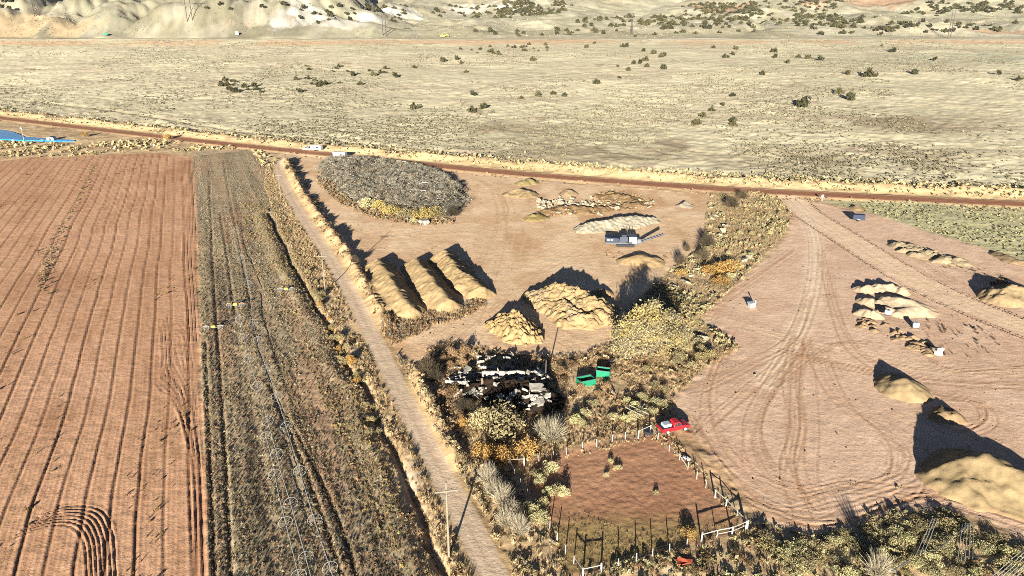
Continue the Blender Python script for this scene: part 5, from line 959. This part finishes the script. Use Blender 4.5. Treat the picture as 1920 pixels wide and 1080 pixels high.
fill('brown', [(1845, 530), (1890, 530), (1930, 570), (1880, 560)], 10, 1.4, 2.6, .6, "brown weed bush at the foot of the heap cut by the frame", "weed bushes at the cut heap")
fill('olive', [(560, 480), (620, 560), (680, 690), (740, 830), (700, 860), (640, 700), (590, 590)], 26, 1.4, 2.8, .55, "olive bush on the left bank of the ditch", "olive bushes along the ditch")
fill('gold', [(600, 560), (650, 640), (700, 740), (680, 760), (630, 660), (590, 570)], 10, 1.4, 2.4, .7, "golden grass clump between ditch and lane", "golden clumps by the ditch")
# cottonwood: trunk, limbs and an open yellow crown
def cottonwood(label, px, py, H, Wd, seed, cols):
    r = np.random.default_rng(seed); loc = at(px, py); t = thing("cottonwood_tree", label, "tree", loc); mb = MB(); tips = []
    mb.path([(0, 0, -.2), (.1, 0, H * .12), (.2, .1, H * .25)], [.42, .34, .28], 9); mb.build("trunk", M['bark'], t)
    lb = MB()
    for k in range(13):
        a = 2.4 * k + r.uniform(-.3, .3); el = r.uniform(.45, 1.35); L = H * r.uniform(.5, .78); s = np.array([.15, .05, H * r.uniform(.10, .25)]); d = np.array([math.cos(a) * math.cos(el) * Wd / H * 1.0, math.sin(a) * math.cos(el) * Wd / H * 1.0, math.sin(el)]); m1 = s + d * L * .5 + r.normal(0, .25, 3); e = s + d * L + r.normal(0, .35, 3)
        lb.path([s, m1, e], [.16, .10, .03], 6); tips += [m1 * .4 + e * .6, e]
        for j in range(5): f = m1 + (e - m1) * r.uniform(0, 1); q = f + r.normal(0, 1.1, 3) + [0, 0, .6]; lb.path([f, q], [.05, .015], 4); tips.append(q)
    lb.build("limbs", M['bark'], t); tips = np.array(tips); tips = tips[tips[:, 2] > H * .16]; n = 6000; k = r.integers(0, len(tips), n); pts = tips[k] + r.normal(0, .62, (n, 3)); pts[:, 2] = np.maximum(pts[:, 2], .5)
    V, F, c = cards(pts, .17, r); cl = np.array(cols)[r.integers(0, len(cols), len(tips))][k] * r.uniform(.85, 1.15, (n, 1)); link("crown", mesh_np("crown", V, F, M['foliage'], np.repeat(cl, 4, 0) * c[:, None]), t)
    tw = r.integers(0, len(tips), 3600); c0_ = tips[tw] + r.normal(0, .55, (3600, 3)); d_ = r.normal(size=(3600, 3)); d_ /= np.linalg.norm(d_, axis=1)[:, None]; V, F, cc = sticks(c0_, d_, r.uniform(.5, 1.4, 3600), np.full(3600, .014), np.repeat(alb(190, 172, 140, KV)[None], 3600, 0)); link("twigs", mesh_np("twigs", V, F, M['foliage'], cc), t)
YT = [alb(186, 166, 100, KV), alb(170, 152, 96, KV), alb(194, 174, 110, KV), alb(150, 140, 104, KV), alb(180, 168, 128, KV), alb(166, 154, 124, KV)]
cottonwood("tall yellow cottonwood tree casting a long shadow into the yard", 1205, 660, 11.0, 10, 5, YT); cottonwood("lower yellow tree crowding the tall cottonwood on its lot side", 1248, 660, 7.2, 8, 6, YT); cottonwood("small yellow olive tree below the tall cottonwood, nearest the bins", 1180, 668, 5.6, 6, 7, YT[1:])
# junipers of the plain and the hills
GJ = "junipers scattered over the plain"
big = [(1118, 158, 5.5), (776, 205, 6), (886, 181, 5), (885, 211, 5.5), (908, 206, 5.5), (1507, 201, 9), (1592, 188, 7), (1572, 177, 6), (1753, 114, 5), (1713, 140, 6), (1630, 145, 10), (1304, 236, 5), (1372, 229, 4), (1375, 236, 4), (1319, 220, 4), (1335, 209, 4), (1354, 200, 3), (1375, 181, 4), (1179, 133, 4.5), (1202, 120, 6), (1211, 114, 6), (1213, 126, 5), (1187, 120, 5), (1240, 108, 6), (1246, 105, 5), (1225, 102, 6), (1207, 97, 5), (1243, 130, 6), (1158, 126, 3), (1161, 148, 3), (998, 114, 6), (1010, 182, 5), (1037, 178, 4), (1058, 181, 3.5), (977, 187, 3), (874, 137, 3.5), (830, 116, 6), (855, 112, 6), (865, 120, 4), (777, 128, 4), (716, 138, 5), (700, 143, 5), (740, 146, 6), (660, 143, 6), (1361, 109, 6), (1373, 104, 5), (1379, 93, 6), (1338, 91, 5), (1175, 88, 6), (1167, 89, 6), (1100, 90, 5), (1115, 83, 4), (1023, 86, 5), (1452, 98, 7), (1455, 109, 6), (1497, 109, 5), (1515, 111, 6), (1537, 114, 7), (1478, 119, 5), (1428, 140, 5), (1675, 98, 7), (1590, 141, 5), (1871, 140, 5), (1909, 151, 5), (1653, 87, 3)]
for (x, y, w_) in big: w_ *= 1.25; l = atT(x, y); shrub('juniper', 0, 0, w_, w_ * .62, "rounded dark olive juniper standing on the dry plain", "juniper", GJ, loc=(l[0], l[1], l[2] - .1))
for x, y, n, sx, sy in ((930, 97, 14, 28, 4), (985, 92, 10, 30, 4), (430, 160, 12, 25, 5), (590, 158, 12, 30, 6), (460, 172, 6, 12, 3), (640, 132, 8, 40, 5)):
    for k in range(n):
        l = atT(x + rng.normal(0, sx), y + rng.normal(0, sy)); w_ = rng.uniform(3, 6.5); shrub('juniper', 0, 0, w_, w_ * .6, "dark juniper in a loose cluster on the dry plain", "juniper", "juniper clusters on the plain", loc=(l[0], l[1], l[2] - .1))
cand = []
for (x0, x1, ya, yb, n, sl) in ((940, 1060, 3, 30, 150, 0), (800, 960, 12, 36, 60, 0), (1080, 1440, 32, 52, 150, -.01), (1290, 1420, 8, 26, 90, 0), (1440, 1700, 22, 46, 150, .06), (1700, 1920, 18, 30, 60, -.02), (1640, 1920, 42, 64, 60, .0), (860, 1240, 58, 70, 40, 0), (1240, 1420, 52, 66, 40, 0), (560, 760, 12, 46, 40, 0), (1440, 1580, 2, 20, 60, 0), (1500, 1700, 50, 68, 24, 0), (0, 40, 0, 30, 26, 0), (380, 560, 4, 30, 14, 0), (1740, 1920, 4, 24, 40, 0)):
    for k in range(n):
        x = rng.uniform(x0, x1); y = rng.uniform(ya, yb) + sl * (x - x0)
        if noise(np.array([x / 22.]), np.array([y / 7.]), 300)[0] > rng.uniform(-.9, .5): cand.append((x, y))
cand = np.array(cand); cp = GT(cand[:, 0], cand[:, 1]); ord_ = np.argsort(cp[:, 1]); cp = cp[ord_]
nearj = cp[:165]
for x, y in nearj:
    w_ = rng.uniform(5.5, 11); lab = "dark juniper on the rising ground beyond the highway" ; shrub('juniper', 0, 0, w_, w_ * .6, lab, "juniper", "junipers beyond the highway", loc=(x, y, float(zat(x, y)) - .2))
rest = cp[165:]; rest = np.vstack([rest, rest + rng.normal(0, 12, rest.shape)])
tag(merge_scatter("juniper_wood", rest, rng.uniform(3.0, 6.0, len(rest)), pal(len(rest), JUN), [tmpl_bush(60, 1, .75, .3, 900 + s, 7) for s in range(4)], None, M['juniper']), "dark juniper woodland spread thinly over the far hills", "woodland", kind="stuff")

# ------------------------------------------------------------------ the dry air of the valley
zt = max(float(Z.max()) + 6, CAMH + 12); zb = float(Z.min()) - 1.2
hz = MB().box(-3300, 3300, -60, 3450, zb, zt).build("haze", None); hz.data.materials.clear()
hm = bpy.data.materials.new("haze"); hm.use_nodes = True; hn = hm.node_tree; hn.nodes.remove(hn.nodes["Principled BSDF"])
pv = hn.nodes.new("ShaderNodeVolumePrincipled"); pv.inputs["Density"].default_value = 0.000014; pv.inputs["Color"].default_value = (.86, .9, .95, 1); pv.inputs["Anisotropy"].default_value = 0.0
hn.links.new(pv.outputs[0], hn.nodes["Material Output"].inputs["Volume"]); hz.data.materials.append(hm)
tag(hz, "thin dry haze over the valley", "haze", kind="stuff")
